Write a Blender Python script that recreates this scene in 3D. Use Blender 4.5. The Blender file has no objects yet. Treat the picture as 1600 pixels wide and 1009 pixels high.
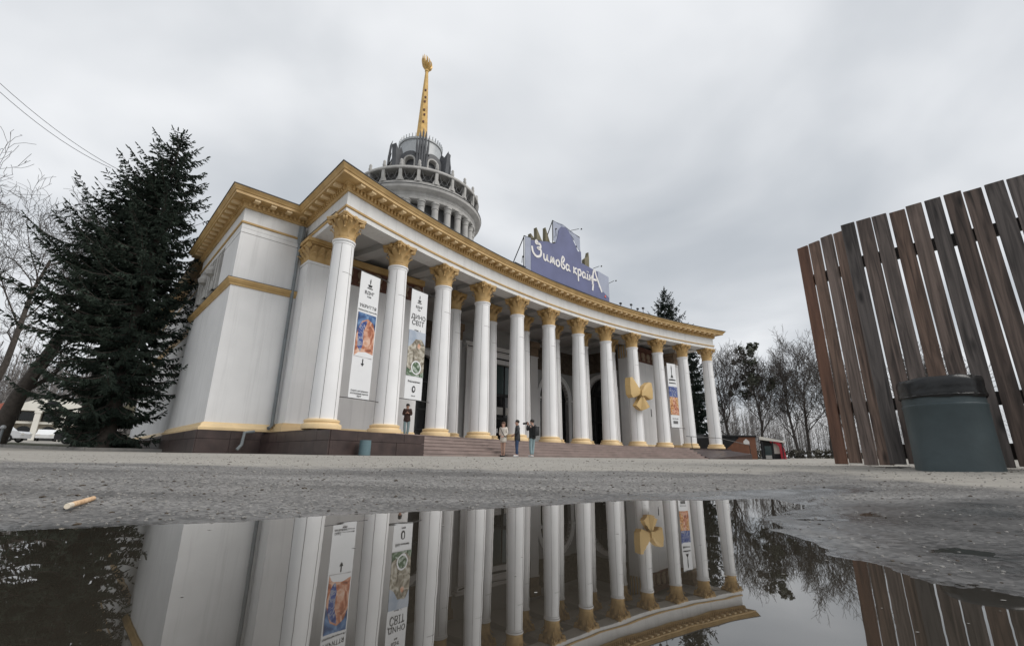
import bpy, bmesh, math, random
import numpy as np
from mathutils import Vector, Matrix, Quaternion
R=math.radians; PI=math.pi
random.seed(7); RNG=np.random.default_rng(7)
SC=bpy.context.scene; COL=SC.collection
# ------------------------------------------------------------------ camera
CAMH=0.12
cd=bpy.data.cameras.new('camera'); cam=bpy.data.objects.new('camera',cd); COL.objects.link(cam)
cd.sensor_width=36; cd.lens=36*720/1600; cd.clip_start=0.02; cd.clip_end=2000
TH,RO=R(16.28),R(0.686)
fw=Vector((0,math.cos(TH),math.sin(TH))); up0=Vector((0,-math.sin(TH),math.cos(TH))); rt0=Vector((1,0,0))
rt=rt0*math.cos(RO)+up0*math.sin(RO); up=up0*math.cos(RO)-rt0*math.sin(RO)
M=Matrix((rt,up,-fw)).transposed().to_4x4(); M.translation=Vector((0,0,CAMH)); cam.matrix_world=M
SC.camera=cam
# ------------------------------------------------------------------ sky, sun, exposure
SUN_AZ,SUN_EL=R(112),R(45)      # azimuth clockwise from +Y
w=bpy.data.worlds.new('World'); SC.world=w; w.use_nodes=True
nt=w.node_tree; nt.nodes.clear(); N=nt.nodes.new; LK=nt.links.new
out=N('ShaderNodeOutputWorld'); bg=N('ShaderNodeBackground'); bg.inputs['Strength'].default_value=0.10
sky=N('ShaderNodeTexSky'); sky.sky_type='NISHITA'; sky.sun_disc=False; sky.sun_elevation=SUN_EL; sky.sun_rotation=SUN_AZ
sky.air_density=1.0; sky.dust_density=4.0
tc=N('ShaderNodeTexCoord'); sp=N('ShaderNodeSeparateXYZ'); LK(tc.outputs['Generated'],sp.inputs[0])
zz=N('ShaderNodeMath'); zz.operation='ADD'; zz.inputs[1].default_value=0.22; LK(sp.outputs['Z'],zz.inputs[0])
zm=N('ShaderNodeMath'); zm.operation='MAXIMUM'; zm.inputs[1].default_value=0.12; LK(zz.outputs[0],zm.inputs[0])
dx=N('ShaderNodeMath'); dx.operation='DIVIDE'; LK(sp.outputs['X'],dx.inputs[0]); LK(zm.outputs[0],dx.inputs[1])
dy=N('ShaderNodeMath'); dy.operation='DIVIDE'; LK(sp.outputs['Y'],dy.inputs[0]); LK(zm.outputs[0],dy.inputs[1])
cb=N('ShaderNodeCombineXYZ'); LK(dx.outputs[0],cb.inputs[0]); LK(dy.outputs[0],cb.inputs[1]); cb.inputs[2].default_value=4.2
n1=N('ShaderNodeTexNoise'); n1.inputs['Scale'].default_value=1.35; n1.inputs['Detail'].default_value=5; n1.inputs['Roughness'].default_value=.42; n1.inputs['Distortion'].default_value=.25
LK(cb.outputs[0],n1.inputs['Vector'])
rp=N('ShaderNodeValToRGB'); rp.color_ramp.interpolation='B_SPLINE'
e=rp.color_ramp.elements; e[0].position=.36; e[0].color=(.42,.455,.495,1); e[1].position=.66; e[1].color=(.95,.96,.975,1)
LK(n1.outputs['Fac'],rp.inputs[0])
mx=N('ShaderNodeMixRGB'); mx.inputs[0].default_value=.93; LK(sky.outputs[0],mx.inputs[1]); gn=N('ShaderNodeVectorMath'); gn.operation='SCALE'; gn.inputs['Scale'].default_value=8.6; LK(rp.outputs[0],gn.inputs[0]); LK(gn.outputs[0],mx.inputs[2])
LK(mx.outputs[0],bg.inputs[0]); LK(bg.outputs[0],out.inputs[0])
sl=bpy.data.lights.new('sun','SUN'); sl.energy=1.5; sl.angle=R(36); sl.color=(1,.97,.93)
so=bpy.data.objects.new('sun',sl); COL.objects.link(so)
sd=Vector((math.sin(SUN_AZ)*math.cos(SUN_EL),math.cos(SUN_AZ)*math.cos(SUN_EL),math.sin(SUN_EL)))
so.rotation_euler=sd.to_track_quat('Z','Y').to_euler(); so.location=(0,0,60)
SC.view_settings.view_transform='Standard'; SC.view_settings.look='None'; SC.view_settings.exposure=0.33; SC.view_settings.gamma=1
SC.view_settings.use_curve_mapping=False
SC.cycles.max_bounces=6; SC.cycles.diffuse_bounces=3; SC.cycles.glossy_bounces=3; SC.cycles.transparent_max_bounces=6
SC.cycles.use_denoising=True
# ------------------------------------------------------------------ materials
def mat(name,col,rough=.6,var=.12,scale=3.,bump=0.,bscale=40.,metal=0.,streak=0.,col2=None,detail=5,spec=.5,stretch=None):
    m=bpy.data.materials.new(name); m.use_nodes=True; t=m.node_tree; t.nodes.clear()
    n=t.nodes.new; l=t.links.new
    o=n('ShaderNodeOutputMaterial'); b=n('ShaderNodeBsdfPrincipled'); l(b.outputs[0],o.inputs[0])
    b.inputs['Roughness'].default_value=rough; b.inputs['Metallic'].default_value=metal; b.inputs['Specular IOR Level'].default_value=spec
    g=n('ShaderNodeNewGeometry'); vec=g.outputs['Position']
    if stretch:
        mp=n('ShaderNodeMapping'); mp.inputs['Scale'].default_value=stretch; tcx=n('ShaderNodeTexCoord'); l(tcx.outputs['Object'],mp.inputs[0]); vec=mp.outputs[0]
    no=n('ShaderNodeTexNoise'); no.inputs['Scale'].default_value=scale; no.inputs['Detail'].default_value=detail; l(vec,no.inputs['Vector'])
    mr=n('ShaderNodeMapRange'); mr.inputs[1].default_value=.25; mr.inputs[2].default_value=.75; l(no.outputs['Fac'],mr.inputs[0])
    mx=n('ShaderNodeMixRGB'); c=Vector(col)
    c1=c*(1-var); c2=Vector(col2) if col2 else c*(1+var)
    mx.inputs[1].default_value=(*c1,1); mx.inputs[2].default_value=(*[min(1,x) for x in c2],1); l(mr.outputs[0],mx.inputs[0])
    last=mx.outputs[0]
    if streak:
        mp=n('ShaderNodeMapping'); mp.inputs['Scale'].default_value=(2.6,2.6,.10); l(g.outputs['Position'],mp.inputs[0])
        n2=n('ShaderNodeTexNoise'); n2.inputs['Scale'].default_value=1.6; n2.inputs['Detail'].default_value=6; n2.inputs['Roughness'].default_value=.65; l(mp.outputs[0],n2.inputs['Vector'])
        r2=n('ShaderNodeMapRange'); r2.inputs[1].default_value=.52; r2.inputs[2].default_value=.8; r2.inputs[4].default_value=streak; l(n2.outputs['Fac'],r2.inputs[0])
        m2=n('ShaderNodeMixRGB'); l(r2.outputs[0],m2.inputs[0]); l(last,m2.inputs[1]); m2.inputs[2].default_value=(*(c*.45),1); last=m2.outputs[0]
    l(last,b.inputs['Base Color'])
    if bump:
        n3=n('ShaderNodeTexNoise'); n3.inputs['Scale'].default_value=bscale; n3.inputs['Detail'].default_value=4; l(vec,n3.inputs['Vector'])
        bp=n('ShaderNodeBump'); bp.inputs['Strength'].default_value=bump; bp.inputs['Distance'].default_value=.02; l(n3.outputs['Fac'],bp.inputs['Height']); l(bp.outputs[0],b.inputs['Normal'])
    m['bsdf']=b.name
    return m
MT={}
def defm(k,*a,**kw): MT[k]=mat(k,*a,**kw)
defm('plaster',(.76,.76,.757),.75,.06,.7,bump=.15,bscale=25,streak=.36)
defm('column_paint',(.82,.82,.82),.6,.05,.8,bump=.08,bscale=12,streak=.20)
defm('frieze_paint',(.70,.70,.69),.75,.05,2,streak=.40)
defm('gold',(.53,.335,.125),.48,.18,1.6,bump=.25,bscale=22,streak=.22,col2=(.64,.44,.20))
defm('gold_base',(.76,.57,.32),.5,.10,2.0,streak=.12)
defm('gold_metal',(.58,.37,.12),.42,.3,1.6,metal=.22,streak=.3)
defm('seam',(.16,.15,.14),.8,.2)
defm('granite_dark',(.042,.027,.025),.42,.35,2.2,bump=.1,bscale=90,streak=.3,col2=(.072,.047,.042))
defm('granite_step',(.27,.21,.19),.5,.22,1.2,bump=.12,bscale=80,streak=.25)
defm('roof_metal',(.045,.045,.047),.5,.2)
defm('light_metal',(.42,.44,.45),.4,.1)
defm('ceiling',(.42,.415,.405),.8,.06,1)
defm('shade_plaster',(.36,.36,.355),.8,.05,1,streak=.15)  # darker copy of the plaster, the passage's shade put into its colour
defm('stone_grey',(.44,.43,.41),.8,.18,1.4,bump=.2,streak=.5)
defm('stone_dark',(.115,.115,.115),.8,.25,1.2,streak=.3)
defm('sheet_dark',(.075,.078,.085),.55,.25,1.5,streak=.3)
defm('relief_brown',(.125,.052,.033),.7,.3,3,bump=.25,bscale=15)
defm('relief_tan',(.26,.19,.13),.75,.25,3,bump=.25,bscale=15)
defm('relief_stone',(.10,.078,.058),.8,.35,3,bump=.3,bscale=10)
defm('glass_dark',(.012,.013,.014),.08,.2,.6)
defm('glass_green',(.055,.085,.085),.10,.2,.6)
defm('frame_black',(.012,.012,.013),.4,.2)
defm('banner_white',(.74,.75,.76),.7,.03,.8)
defm('ink',(.02,.02,.022),.7,.1)
defm('cord',(.05,.05,.05),.7,.1)
defm('sign_blue',(.115,.128,.245),.6,.14,.9,bump=.25,bscale=1.6)
defm('sign_pale',(.33,.36,.45),.6,.1,1.2,bump=.2,bscale=2)
defm('sign_letter',(.78,.76,.74),.6,.05)
defm('star_red',(.75,.12,.08),.5,.1)  # plain even red for the star on the roof sign
defm('pipe_grey',(.19,.21,.22),.45,.15)
defm('ornament_olive',(.17,.15,.09),.7,.25,2)
defm('bow_card',(.56,.39,.17),.6,.07,1.2)
defm('bin_plastic',(.050,.070,.076),.5,.22,5,bump=.08,bscale=25,streak=.35)
defm('bin_bag',(.005,.0055,.006),.30,.3,20,bump=.22,bscale=14)
defm('bin_small',(.10,.16,.18),.6,.15)
defm('bark',(.060,.050,.042),.9,.35,6,bump=.6,bscale=18)
defm('bark_far',(.065,.056,.050),.9,.25,3)
defm('twig',(.055,.047,.041),.9,.2,3)
defm('twig_far',(.075,.065,.058),.9,.2,3)
defm('spruce',(.026,.043,.033),.75,.45,.9,col2=(.066,.092,.068),spec=.3)
defm('spruce_far',(.022,.036,.028),.8,.4,1.3,col2=(.040,.058,.046),spec=.2)
defm('mistletoe',(.055,.060,.040),.8,.3,2)
defm('wood_far',(.17,.16,.155),.95,.2,.5)  # pale grey, with the distance haze put into the colour
defm('hedge_far',(.075,.070,.055),.95,.3,1.5)
defm('house_wall',(.62,.57,.48),.8,.08,1,streak=.2)
defm('house_white',(.70,.68,.62),.8,.06,1)
defm('roof_red',(.30,.10,.07),.8,.2,4)
defm('grass',(.06,.062,.03),.95,.35,4,bump=.4,bscale=30)
defm('kerb_stone',(.24,.23,.215),.8,.2,3,bump=.2)
defm('car_white',(.70,.71,.72),.25,.04)
defm('car_dark',(.02,.02,.022),.25,.2)
defm('tyre',(.012,.012,.012),.8,.2)
defm('kiosk_brown',(.20,.085,.048),.7,.15,3)
defm('kiosk_black',(.012,.013,.015),.6,.3)
defm('red_panel',(.42,.015,.03),.45,.1)
defm('skin',(.52,.31,.23),.55,.06)
defm('hair_dark',(.015,.011,.009),.5,.2)
defm('hair_brown',(.10,.05,.03),.5,.2)
defm('coat_cream',(.66,.61,.54),.85,.07,6)
defm('coat_black',(.013,.013,.015),.7,.3,6)
defm('coat_charcoal',(.030,.033,.038),.6,.3,6)
defm('coat_brown',(.055,.027,.020),.8,.25,6)
defm('jeans_blue',(.035,.065,.135),.85,.2,6)
defm('jeans_pale',(.25,.34,.36),.85,.12,6)
defm('tights_nude',(.46,.29,.22),.6,.06)
defm('shoe_white',(.7,.7,.7),.5,.06)
defm('butt_paper',(.60,.36,.19),.8,.25,60,col2=(.78,.55,.34))
defm('butt_tip',(.70,.62,.50),.9,.12,80)
defm('ash',(.08,.075,.07),.95,.4,90)
defm('leaf_litter',(.055,.04,.026),.9,.4,40)
defm('water_edge_dark',(.02,.018,.015),.2,.2)
defm('building_far',(.52,.48,.40),.8,.1,1)
defm('skid',(.02,.017,.015),.8,.3)
# ------------------------------------------------------------------ helpers
class MB:
    def __init__(s): s.v=[]; s.f=[]; s.m=[]
    def poly(s,pts,mi=0):
        b=len(s.v); s.v+= [tuple(p) for p in pts]; s.f.append(tuple(range(b,b+len(pts)))); s.m.append(mi)
    def mesh(s,vs,fs,mi=0):
        b=len(s.v); s.v+=[tuple(p) for p in vs]; s.f+=[tuple(i+b for i in f) for f in fs]; s.m+=[mi]*len(fs)
    def box(s,x0,x1,y0,y1,z0,z1,mi=0,T=None):
        vs=[Vector(p) for p in ((x0,y0,z0),(x1,y0,z0),(x1,y1,z0),(x0,y1,z0),(x0,y0,z1),(x1,y0,z1),(x1,y1,z1),(x0,y1,z1))]
        if T is not None: vs=[T@p for p in vs]
        s.mesh(vs,[(0,3,2,1),(4,5,6,7),(0,1,5,4),(1,2,6,5),(2,3,7,6),(3,0,4,7)],mi); return s
    def prism(s,pts,z0,z1,mi=0,T=None):   # polygon in xy extruded in z
        n=len(pts); vs=[Vector((p[0],p[1],z0)) for p in pts]+[Vector((p[0],p[1],z1)) for p in pts]
        if T is not None: vs=[T@p for p in vs]
        s.mesh(vs,[tuple(reversed(range(n))),tuple(range(n,2*n))]+[(i,(i+1)%n,n+(i+1)%n,n+i) for i in range(n)],mi); return s
    def lathe(s,prof,n=24,mi=0,T=None,cap=True,a0=0,a1=2*PI):
        vs=[];fs=[]; full=abs(a1-a0-2*PI)<1e-6; k=n if full else n+1
        for r,z in prof:
            for i in range(k):
                a=a0+(a1-a0)*i/n; vs.append(Vector((r*math.cos(a),r*math.sin(a),z)))
        for j in range(len(prof)-1):
            for i in range(n):
                i2=(i+1)%k; fs.append((j*k+i,j*k+i2,(j+1)*k+i2,(j+1)*k+i))
        if cap and full:
            fs.append(tuple(reversed(range(k)))); fs.append(tuple(range((len(prof)-1)*k,len(prof)*k)))
        if T is not None: vs=[T@p for p in vs]
        s.mesh(vs,fs,mi); return s
    def tube(s,pts,rad,n=6,mi=0,cap=True):
        pts=[Vector(p) for p in pts]; rad=rad if hasattr(rad,'__len__') else [rad]*len(pts)
        vs=[];fs=[]; ref=None
        for i,p in enumerate(pts):
            d=(pts[min(i+1,len(pts)-1)]-pts[max(i-1,0)]).normalized()
            if ref is None: ref=Vector((0,0,1)) if abs(d.z)<.9 else Vector((1,0,0))
            a=d.cross(ref).normalized(); b=a.cross(d).normalized(); ref=b
            for k in range(n):
                t=2*PI*k/n; vs.append(p+(a*math.cos(t)+b*math.sin(t))*rad[i])
        for i in range(len(pts)-1):
            for k in range(n): fs.append((i*n+k,i*n+(k+1)%n,(i+1)*n+(k+1)%n,(i+1)*n+k))
        if cap: fs.append(tuple(reversed(range(n)))); fs.append(tuple(range((len(pts)-1)*n,len(pts)*n)))
        s.mesh(vs,fs,mi); return s
    def data(s,name,mats,smooth=False,fix=True):
        me=bpy.data.meshes.new(name); me.from_pydata(s.v,[],s.f)
        for m in (mats if isinstance(mats,(list,tuple)) else [mats]): me.materials.append(MT[m] if isinstance(m,str) else m)
        if any(s.m): me.polygons.foreach_set('material_index',s.m)
        if fix:
            bm=bmesh.new(); bm.from_mesh(me); bmesh.ops.recalc_face_normals(bm,faces=bm.faces); bm.to_mesh(me); bm.free()
        if smooth: smoothen(me,smooth)
        me.update(); return me
    def build(s,name,mats,parent=None,loc=(0,0,0),smooth=False,fix=True):
        return link(name,s.data(name,mats,smooth,fix),parent,loc)
def smoothen(me,ang=40):
    me.polygons.foreach_set('use_smooth',[True]*len(me.polygons))
    try: me.set_sharp_from_angle(angle=R(40 if ang is True else ang))
    except Exception: pass
def link(name,data,parent=None,loc=(0,0,0),rot=None):
    o=bpy.data.objects.new(name,data); COL.objects.link(o); o.location=loc
    if rot is not None: o.rotation_euler=rot
    if parent is not None: o.parent=parent
    return o
def tag(o,label=None,cat=None,group=None,kind=None):
    if label: o['label']=label
    if cat: o['category']=cat
    if group: o['group']=group
    if kind: o['kind']=kind
    return o
def thing(name,label,cat,loc=(0,0,0),rz=0,group=None):
    o=link(name,None,None,loc,(0,0,rz)); o.empty_display_size=.2; return tag(o,label,cat,group)
def copy_tree(o,parent=None):
    c=o.copy(); COL.objects.link(c); c.parent=parent
    for ch in list(o.children): copy_tree(ch,c)
    return c
def text_mesh(body,size,depth=.004,shear=0,spacing=1.0,align='CENTER'):
    cu=bpy.data.curves.new('txt','FONT'); cu.body=body; cu.size=size; cu.extrude=depth; cu.shear=shear; cu.space_character=spacing; cu.align_x=align; cu.resolution_u=3
    o=bpy.data.objects.new('txt',cu); COL.objects.link(o); bpy.context.view_layer.update()
    me=bpy.data.meshes.new_from_object(o.evaluated_get(bpy.context.evaluated_depsgraph_get()))
    bpy.data.objects.remove(o); bpy.data.curves.remove(cu); return me
def frame(o,ux,uy,uz): # matrix from axes
    m=Matrix((Vector(ux),Vector(uy),Vector(uz))).transposed().to_4x4(); m.translation=Vector(o); return m
def sweep(mb,path,prof,mi=0,caps=True,outs=1):
    # path: plan polyline, prof: closed polygon (offset to the right of travel, z)
    P=[Vector(p) for p in path]; n=len(P); k=len(prof); vs=[]
    for i in range(n):
        d0=(P[i]-P[i-1]).normalized() if i>0 else None; d1=(P[i+1]-P[i]).normalized() if i<n-1 else None
        if d0 is None: d0=d1
        if d1 is None: d1=d0
        n0=Vector((d0.y,-d0.x)); n1=Vector((d1.y,-d1.x)); m=(n0+n1).normalized(); m=m/max(.3,m.dot(n0))
        for o,z in prof: q=P[i]+m*o; vs.append((q.x,q.y,z))
    fs=[]
    for i in range(n-1):
        for j in range(k): fs.append((i*k+j,i*k+(j+1)%k,(i+1)*k+(j+1)%k,(i+1)*k+j))
    if caps: fs.append(tuple(range(k))); fs.append(tuple(reversed(range((n-1)*k,n*k))))
    mb.mesh(vs,fs,mi); return mb
def along(path,step,start=None):
    P=[Vector(p) for p in path]; L=[0]
    for a,b in zip(P,P[1:]): L.append(L[-1]+(b-a).length)
    n=max(1,int(round(L[-1]/step))); s=L[-1]/n; res=[]
    for i in range(n):
        t=(i+.5)*s; j=max(q for q in range(len(P)-1) if L[q]<=t)
        d=(P[j+1]-P[j]).normalized(); res.append((P[j]+d*(t-L[j]),d))
    return res
def ss(a,b,x): t=np.clip((x-a)/(b-a),0,1); return t*t*(3-2*t)
# ------------------------------------------------------------------ ground
def base_z(x,y):
    x=np.asarray(x,float); y=np.asarray(y,float); D=np.hypot(x,y)
    z=np.interp(D,[0,1.3,2,3.5,5,10,20,40,100,400],[0,0,.012,.036,.060,.10,.15,.20,.42,.6])
    az=np.degrees(np.arctan2(x,y))
    z=z+.019*np.clip(D-28,0,90)*ss(-34,-39.5,az)*ss(-178,-170,az)
    z=z+.006*np.clip(D-40,0,60)*ss(26,32,az)*ss(120,100,az)
    return z
def gz(x,y): return float(base_z(x,y))
PUD=np.array([[-1.3,.45],[-1.05,.66],[-0.853,0.712],[-0.804,0.793],[-0.72,0.834],[-0.637,0.88],[-0.551,0.921],[-0.46,0.976],[-0.373,1.048],[-0.277,1.093],[-0.174,1.156],[-0.087,1.194],[0.006,1.25],[0.146,1.351],[0.298,1.491],[0.535,1.619],[0.74,1.702],[0.961,1.824],[1.217,1.965],[1.422,1.999],[1.094,1.699],[0.842,1.438],[0.672,1.206],[0.586,1.097],[0.479,0.886],[0.441,0.768],[0.422,0.693],[0.43,0.637],[0.45,0.593],[0.453,0.531],[0.478,0.48],[0.511,0.436],[.56,.3],[.5,.1],[.2,-.25],[-.5,-.3],[-1.1,-.1],[-1.4,.2]])
def sdist(x,y):
    d=np.full(x.shape,1e9); ins=np.zeros(x.shape,bool); n=len(PUD)
    for i in range(n):
        a=PUD[i]; b=PUD[(i+1)%n]; e=b-a; wx=x-a[0]; wy=y-a[1]
        t=np.clip((wx*e[0]+wy*e[1])/(e@e),0,1); d=np.minimum(d,np.hypot(wx-t*e[0],wy-t*e[1]))
        c=((a[1]>y)!=(b[1]>y)); xi=a[0]+(y-a[1])*(e[0]/(e[1] if abs(e[1])>1e-12 else 1e-12)); ins^=c&(x<xi)
    return np.where(ins,-d,d)
def vnoise(x,y,s,seed):
    rg=np.random.default_rng(seed); G=rg.random((512,512)); x=x/s+100.3; y=y/s+77.7
    xi=np.floor(x).astype(int); yi=np.floor(y).astype(int); fx=x-xi; fy=y-yi; fx=fx*fx*(3-2*fx); fy=fy*fy*(3-2*fy)
    g=lambda a,b:G[a%512,b%512]
    return (g(xi,yi)*(1-fx)+g(xi+1,yi)*fx)*(1-fy)+(g(xi,yi+1)*(1-fx)+g(xi+1,yi+1)*fx)*fy-.5
def ground_height(x,y):
    D=np.hypot(x,y); z=base_z(x,y); near=ss(9,4,D)
    right=ss(.25,.6,x)*ss(2.2,1.2,y)
    sdv=sdist(x,y)+ (.020*vnoise(x,y,.06,1)+.05*vnoise(x,y,.22,2))*(1+2.2*right)
    k=.012*(1-right)+.0035*right
    o=np.where(sdv>0, np.minimum((.006-.0045*right)*(1-np.exp(-np.maximum(sdv,0)/.10))+k*np.maximum(sdv,0),.03), -.012*(1-np.exp(np.minimum(sdv,0)/.08)))
    z=z+np.where(D<9,o,.03*1)*ss(14,6,D)
    dry=ss(-.01,.10,sdv)
    g=.0022*vnoise(x,y,.0045,3)+.0022*vnoise(x,y,.008,4)+.0030*vnoise(x,y,.021,5)
    film=ss(.38,.6,x)*ss(1.75,1.1,y-.10*x)*ss(2.6,1.5,x)
    fl2=film*ss(.55,.12,sdv)*(sdv>0); z=z*(1-fl2)+fl2*(.0012+.0034*vnoise(x,y,.11,31)+.0035*vnoise(x,y,.035,32)+.004*np.maximum(sdv,0))
    z=z+near*g*(.35+.65*dry)*(1-.72*film)+near*(.007*vnoise(x,y,.15,6)*dry*ss(1.6,2.6,D)+.002*vnoise(x,y,.15,16)*dry)
    # long crack along the asphalt lane
    cy=1.72+.05*vnoise(x,y*0,.35,8)*2+.10*x*.3+.25*ss(.2,1.6,x)
    c=np.exp(-((y-cy)/.022)**2)*ss(1.9,1.0,x)*ss(-.35,.15,vnoise(x,y*0,.12,21))
    z=z-.016*c
    cy2=2.62+.3*vnoise(x,y*0,.8,9); z=z-.010*np.exp(-((y-cy2)/.02)**2)
    return z,sdv
def grid_mesh(name,X,Y,extra):
    Z,sdv=ground_height(X,Y); h,wd=X.shape; idx=np.arange(h*wd).reshape(h,wd)
    f=np.stack([idx[:-1,:-1],idx[:-1,1:],idx[1:,1:],idx[1:,:-1]],-1).reshape(-1,4)
    me=bpy.data.meshes.new(name); me.vertices.add(h*wd); me.vertices.foreach_set('co',np.stack([X,Y,Z],-1).ravel())
    me.loops.add(f.size); me.loops.foreach_set('vertex_index',f.ravel()); me.polygons.add(len(f)); me.polygons.foreach_set('loop_start',np.arange(0,f.size,4)); me.polygons.foreach_set('loop_total',np.full(len(f),4))
    at=me.attributes.new('wet','FLOAT','POINT'); at.data.foreach_set('value',extra(X,Y,Z,sdv).ravel())
    me.update(); me.validate(); me.polygons.foreach_set('use_smooth',[True]*len(me.polygons)); return me
def wetness(X,Y,Z,sdv):
    D=np.hypot(X,Y)
    w=ss(.14,-.01,sdv)*.9
    # thin wet film over the shallow right side of the puddle
    ca=ss(.38,.6,X)*ss(1.75,1.1,Y-.10*X)*ss(2.6,1.5,X); w=np.maximum(w,ca*(.80+.4*vnoise(X,Y,.12,12)))
    lft=ss(1.8,1.0,D)*.35; w=np.maximum(w,lft)
    return np.clip(w,0,1)
def asphalt_material():
    m=bpy.data.materials.new('asphalt'); m.use_nodes=True; t=m.node_tree; t.nodes.clear(); n=t.nodes.new; l=t.links.new
    o=n('ShaderNodeOutputMaterial'); b=n('ShaderNodeBsdfPrincipled'); l(b.outputs[0],o.inputs[0])
    g=n('ShaderNodeNewGeometry'); pos=g.outputs['Position']
    def noise(s,d=4,r=.6):
        q=n('ShaderNodeTexNoise'); q.inputs['Scale'].default_value=s; q.inputs['Detail'].default_value=d; q.inputs['Roughness'].default_value=r; l(pos,q.inputs['Vector']); return q.outputs['Fac']
    def ramp(x,a,b2,c0,c1):
        r=n('ShaderNodeValToRGB'); r.color_ramp.elements[0].position=a; r.color_ramp.elements[1].position=b2; r.color_ramp.elements[0].color=(*c0,1); r.color_ramp.elements[1].color=(*c1,1); l(x,r.inputs[0]); return r.outputs[0]
    def mixc(f,a,b2,op='MIX'):
        q=n('ShaderNodeMixRGB'); q.blend_type=op
        for s,v in zip(q.inputs,(f,a,b2)):
            if isinstance(v,(int,float)): s.default_value=v
            elif isinstance(v,tuple): s.default_value=(*v,1)
            else: l(v,s)
        return q.outputs[0]
    def math_(op,a,b2=None):
        q=n('ShaderNodeMath'); q.operation=op
        for s,v in zip(q.inputs,(a,b2)):
            if v is None: continue
            if isinstance(v,(int,float)): s.default_value=v
            else: l(v,s)
        return q.outputs[0]
    near=ramp(noise(1.7,6),.3,.7,(.115,.113,.110),(.175,.170,.163))
    vo=n('ShaderNodeTexVoronoi'); vo.inputs['Scale'].default_value=130; l(pos,vo.inputs['Vector'])
    sep=n('ShaderNodeSeparateColor'); l(vo.outputs['Color'],sep.inputs[0])
    near=mixc(.6,near,ramp(sep.outputs[0],.0,1.,(.035,.035,.035),(.33,.32,.31)),'MIX')
    st=n('ShaderNodeMapping'); st.inputs['Scale'].default_value=(.7,3.2,1); l(pos,st.inputs[0]); sn=n('ShaderNodeTexNoise'); sn.inputs['Scale'].default_value=1.1; sn.inputs['Detail'].default_value=6; l(st.outputs[0],sn.inputs['Vector'])
    near=mixc(1.0,near,ramp(sn.outputs['Fac'],.35,.68,(.62,.61,.60),(1.22,1.21,1.19)),'MULTIPLY')
    far=ramp(noise(.35,7,.6),.3,.72,(.245,.229,.202),(.36,.34,.304))
    far=mixc(.35,far,ramp(noise(9,6,.7),.3,.7,(.18,.168,.15),(.39,.368,.33)))
    # boundary of the old pale concrete apron and the newer dark asphalt lane
    xyz=n('ShaderNodeSeparateXYZ'); l(pos,xyz.inputs[0])
    edge=math_('ADD',xyz.outputs['Y'],math_('MULTIPLY',math_('SUBTRACT',noise(1.1,5),.5),1.1))
    edge=math_('SUBTRACT',edge,math_('MULTIPLY',xyz.outputs['X'],.10))
    mr=n('ShaderNodeMapRange'); mr.inputs[1].default_value=2.75; mr.inputs[2].default_value=3.0; l(edge,mr.inputs[0])
    # paler dry patch by the fence
    pr=math_('SUBTRACT',xyz.outputs['X'],math_('MULTIPLY',math_('SUBTRACT',noise(1.6,4),.5),.8))
    m2=n('ShaderNodeMapRange'); m2.inputs[1].default_value=1.75; m2.inputs[2].default_value=1.95; l(pr,m2.inputs[0])
    m3=n('ShaderNodeMapRange'); m3.inputs[1].default_value=1.55; m3.inputs[2].default_value=1.75; l(xyz.outputs['Y'],m3.inputs[0])
    fac=math_('MAXIMUM',mr.outputs[0],math_('MULTIPLY',m2.outputs[0],m3.outputs[0]))
    col=mixc(fac,near,far)
    stain=n('ShaderNodeMapRange'); stain.inputs[1].default_value=.58; stain.inputs[2].default_value=.72; stain.inputs[4].default_value=.35; l(noise(.8,6,.65),stain.inputs[0])
    col=mixc(stain.outputs[0],col,(.10,.095,.088))
    at=n('ShaderNodeAttribute'); at.attribute_name='wet'; wet=at.outputs['Fac']
    col=mixc(math_('MULTIPLY',wet,.85),col,mixc(1.0,col,(.38,.40,.43),'MULTIPLY'))
    l(col,b.inputs['Base Color'])
    rg=n('ShaderNodeMapRange'); rg.inputs[3].default_value=.88; rg.inputs[4].default_value=.16; l(wet,rg.inputs[0]); l(rg.outputs[0],b.inputs['Roughness'])
    b.inputs['Specular IOR Level'].default_value=.5
    bp=n('ShaderNodeBump'); l(math_('SUBTRACT',.55,math_('MULTIPLY',wet,.47)),bp.inputs['Strength']); bp.inputs['Distance'].default_value=.004; l(noise(160,3,.7),bp.inputs['Height']); l(bp.outputs[0],b.inputs['Normal'])
    return m
MT['asphalt']=asphalt_material()
a=np.radians(np.linspace(-64,64,660)); r=np.exp(np.linspace(np.log(.17),np.log(7.5),470)); A,RR=np.meshgrid(a,r)
me=grid_mesh('ground',RR*np.sin(A),RR*np.cos(A),wetness); me.materials.append(MT['asphalt'])
tag(link('ground',me),kind='structure')
a=np.radians(np.linspace(-180,180,361)); r=np.concatenate([np.exp(np.linspace(np.log(7.35),np.log(130),110)),np.exp(np.linspace(np.log(150),np.log(900),12))]); A,RR=np.meshgrid(a,r)
me=grid_mesh('plaza',RR*np.sin(A),RR*np.cos(A),lambda X,Y,Z,s:np.zeros(X.shape)); me.materials.append(MT['asphalt'])
me.vertices.foreach_get
tag(link('plaza',me),kind='structure')
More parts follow.
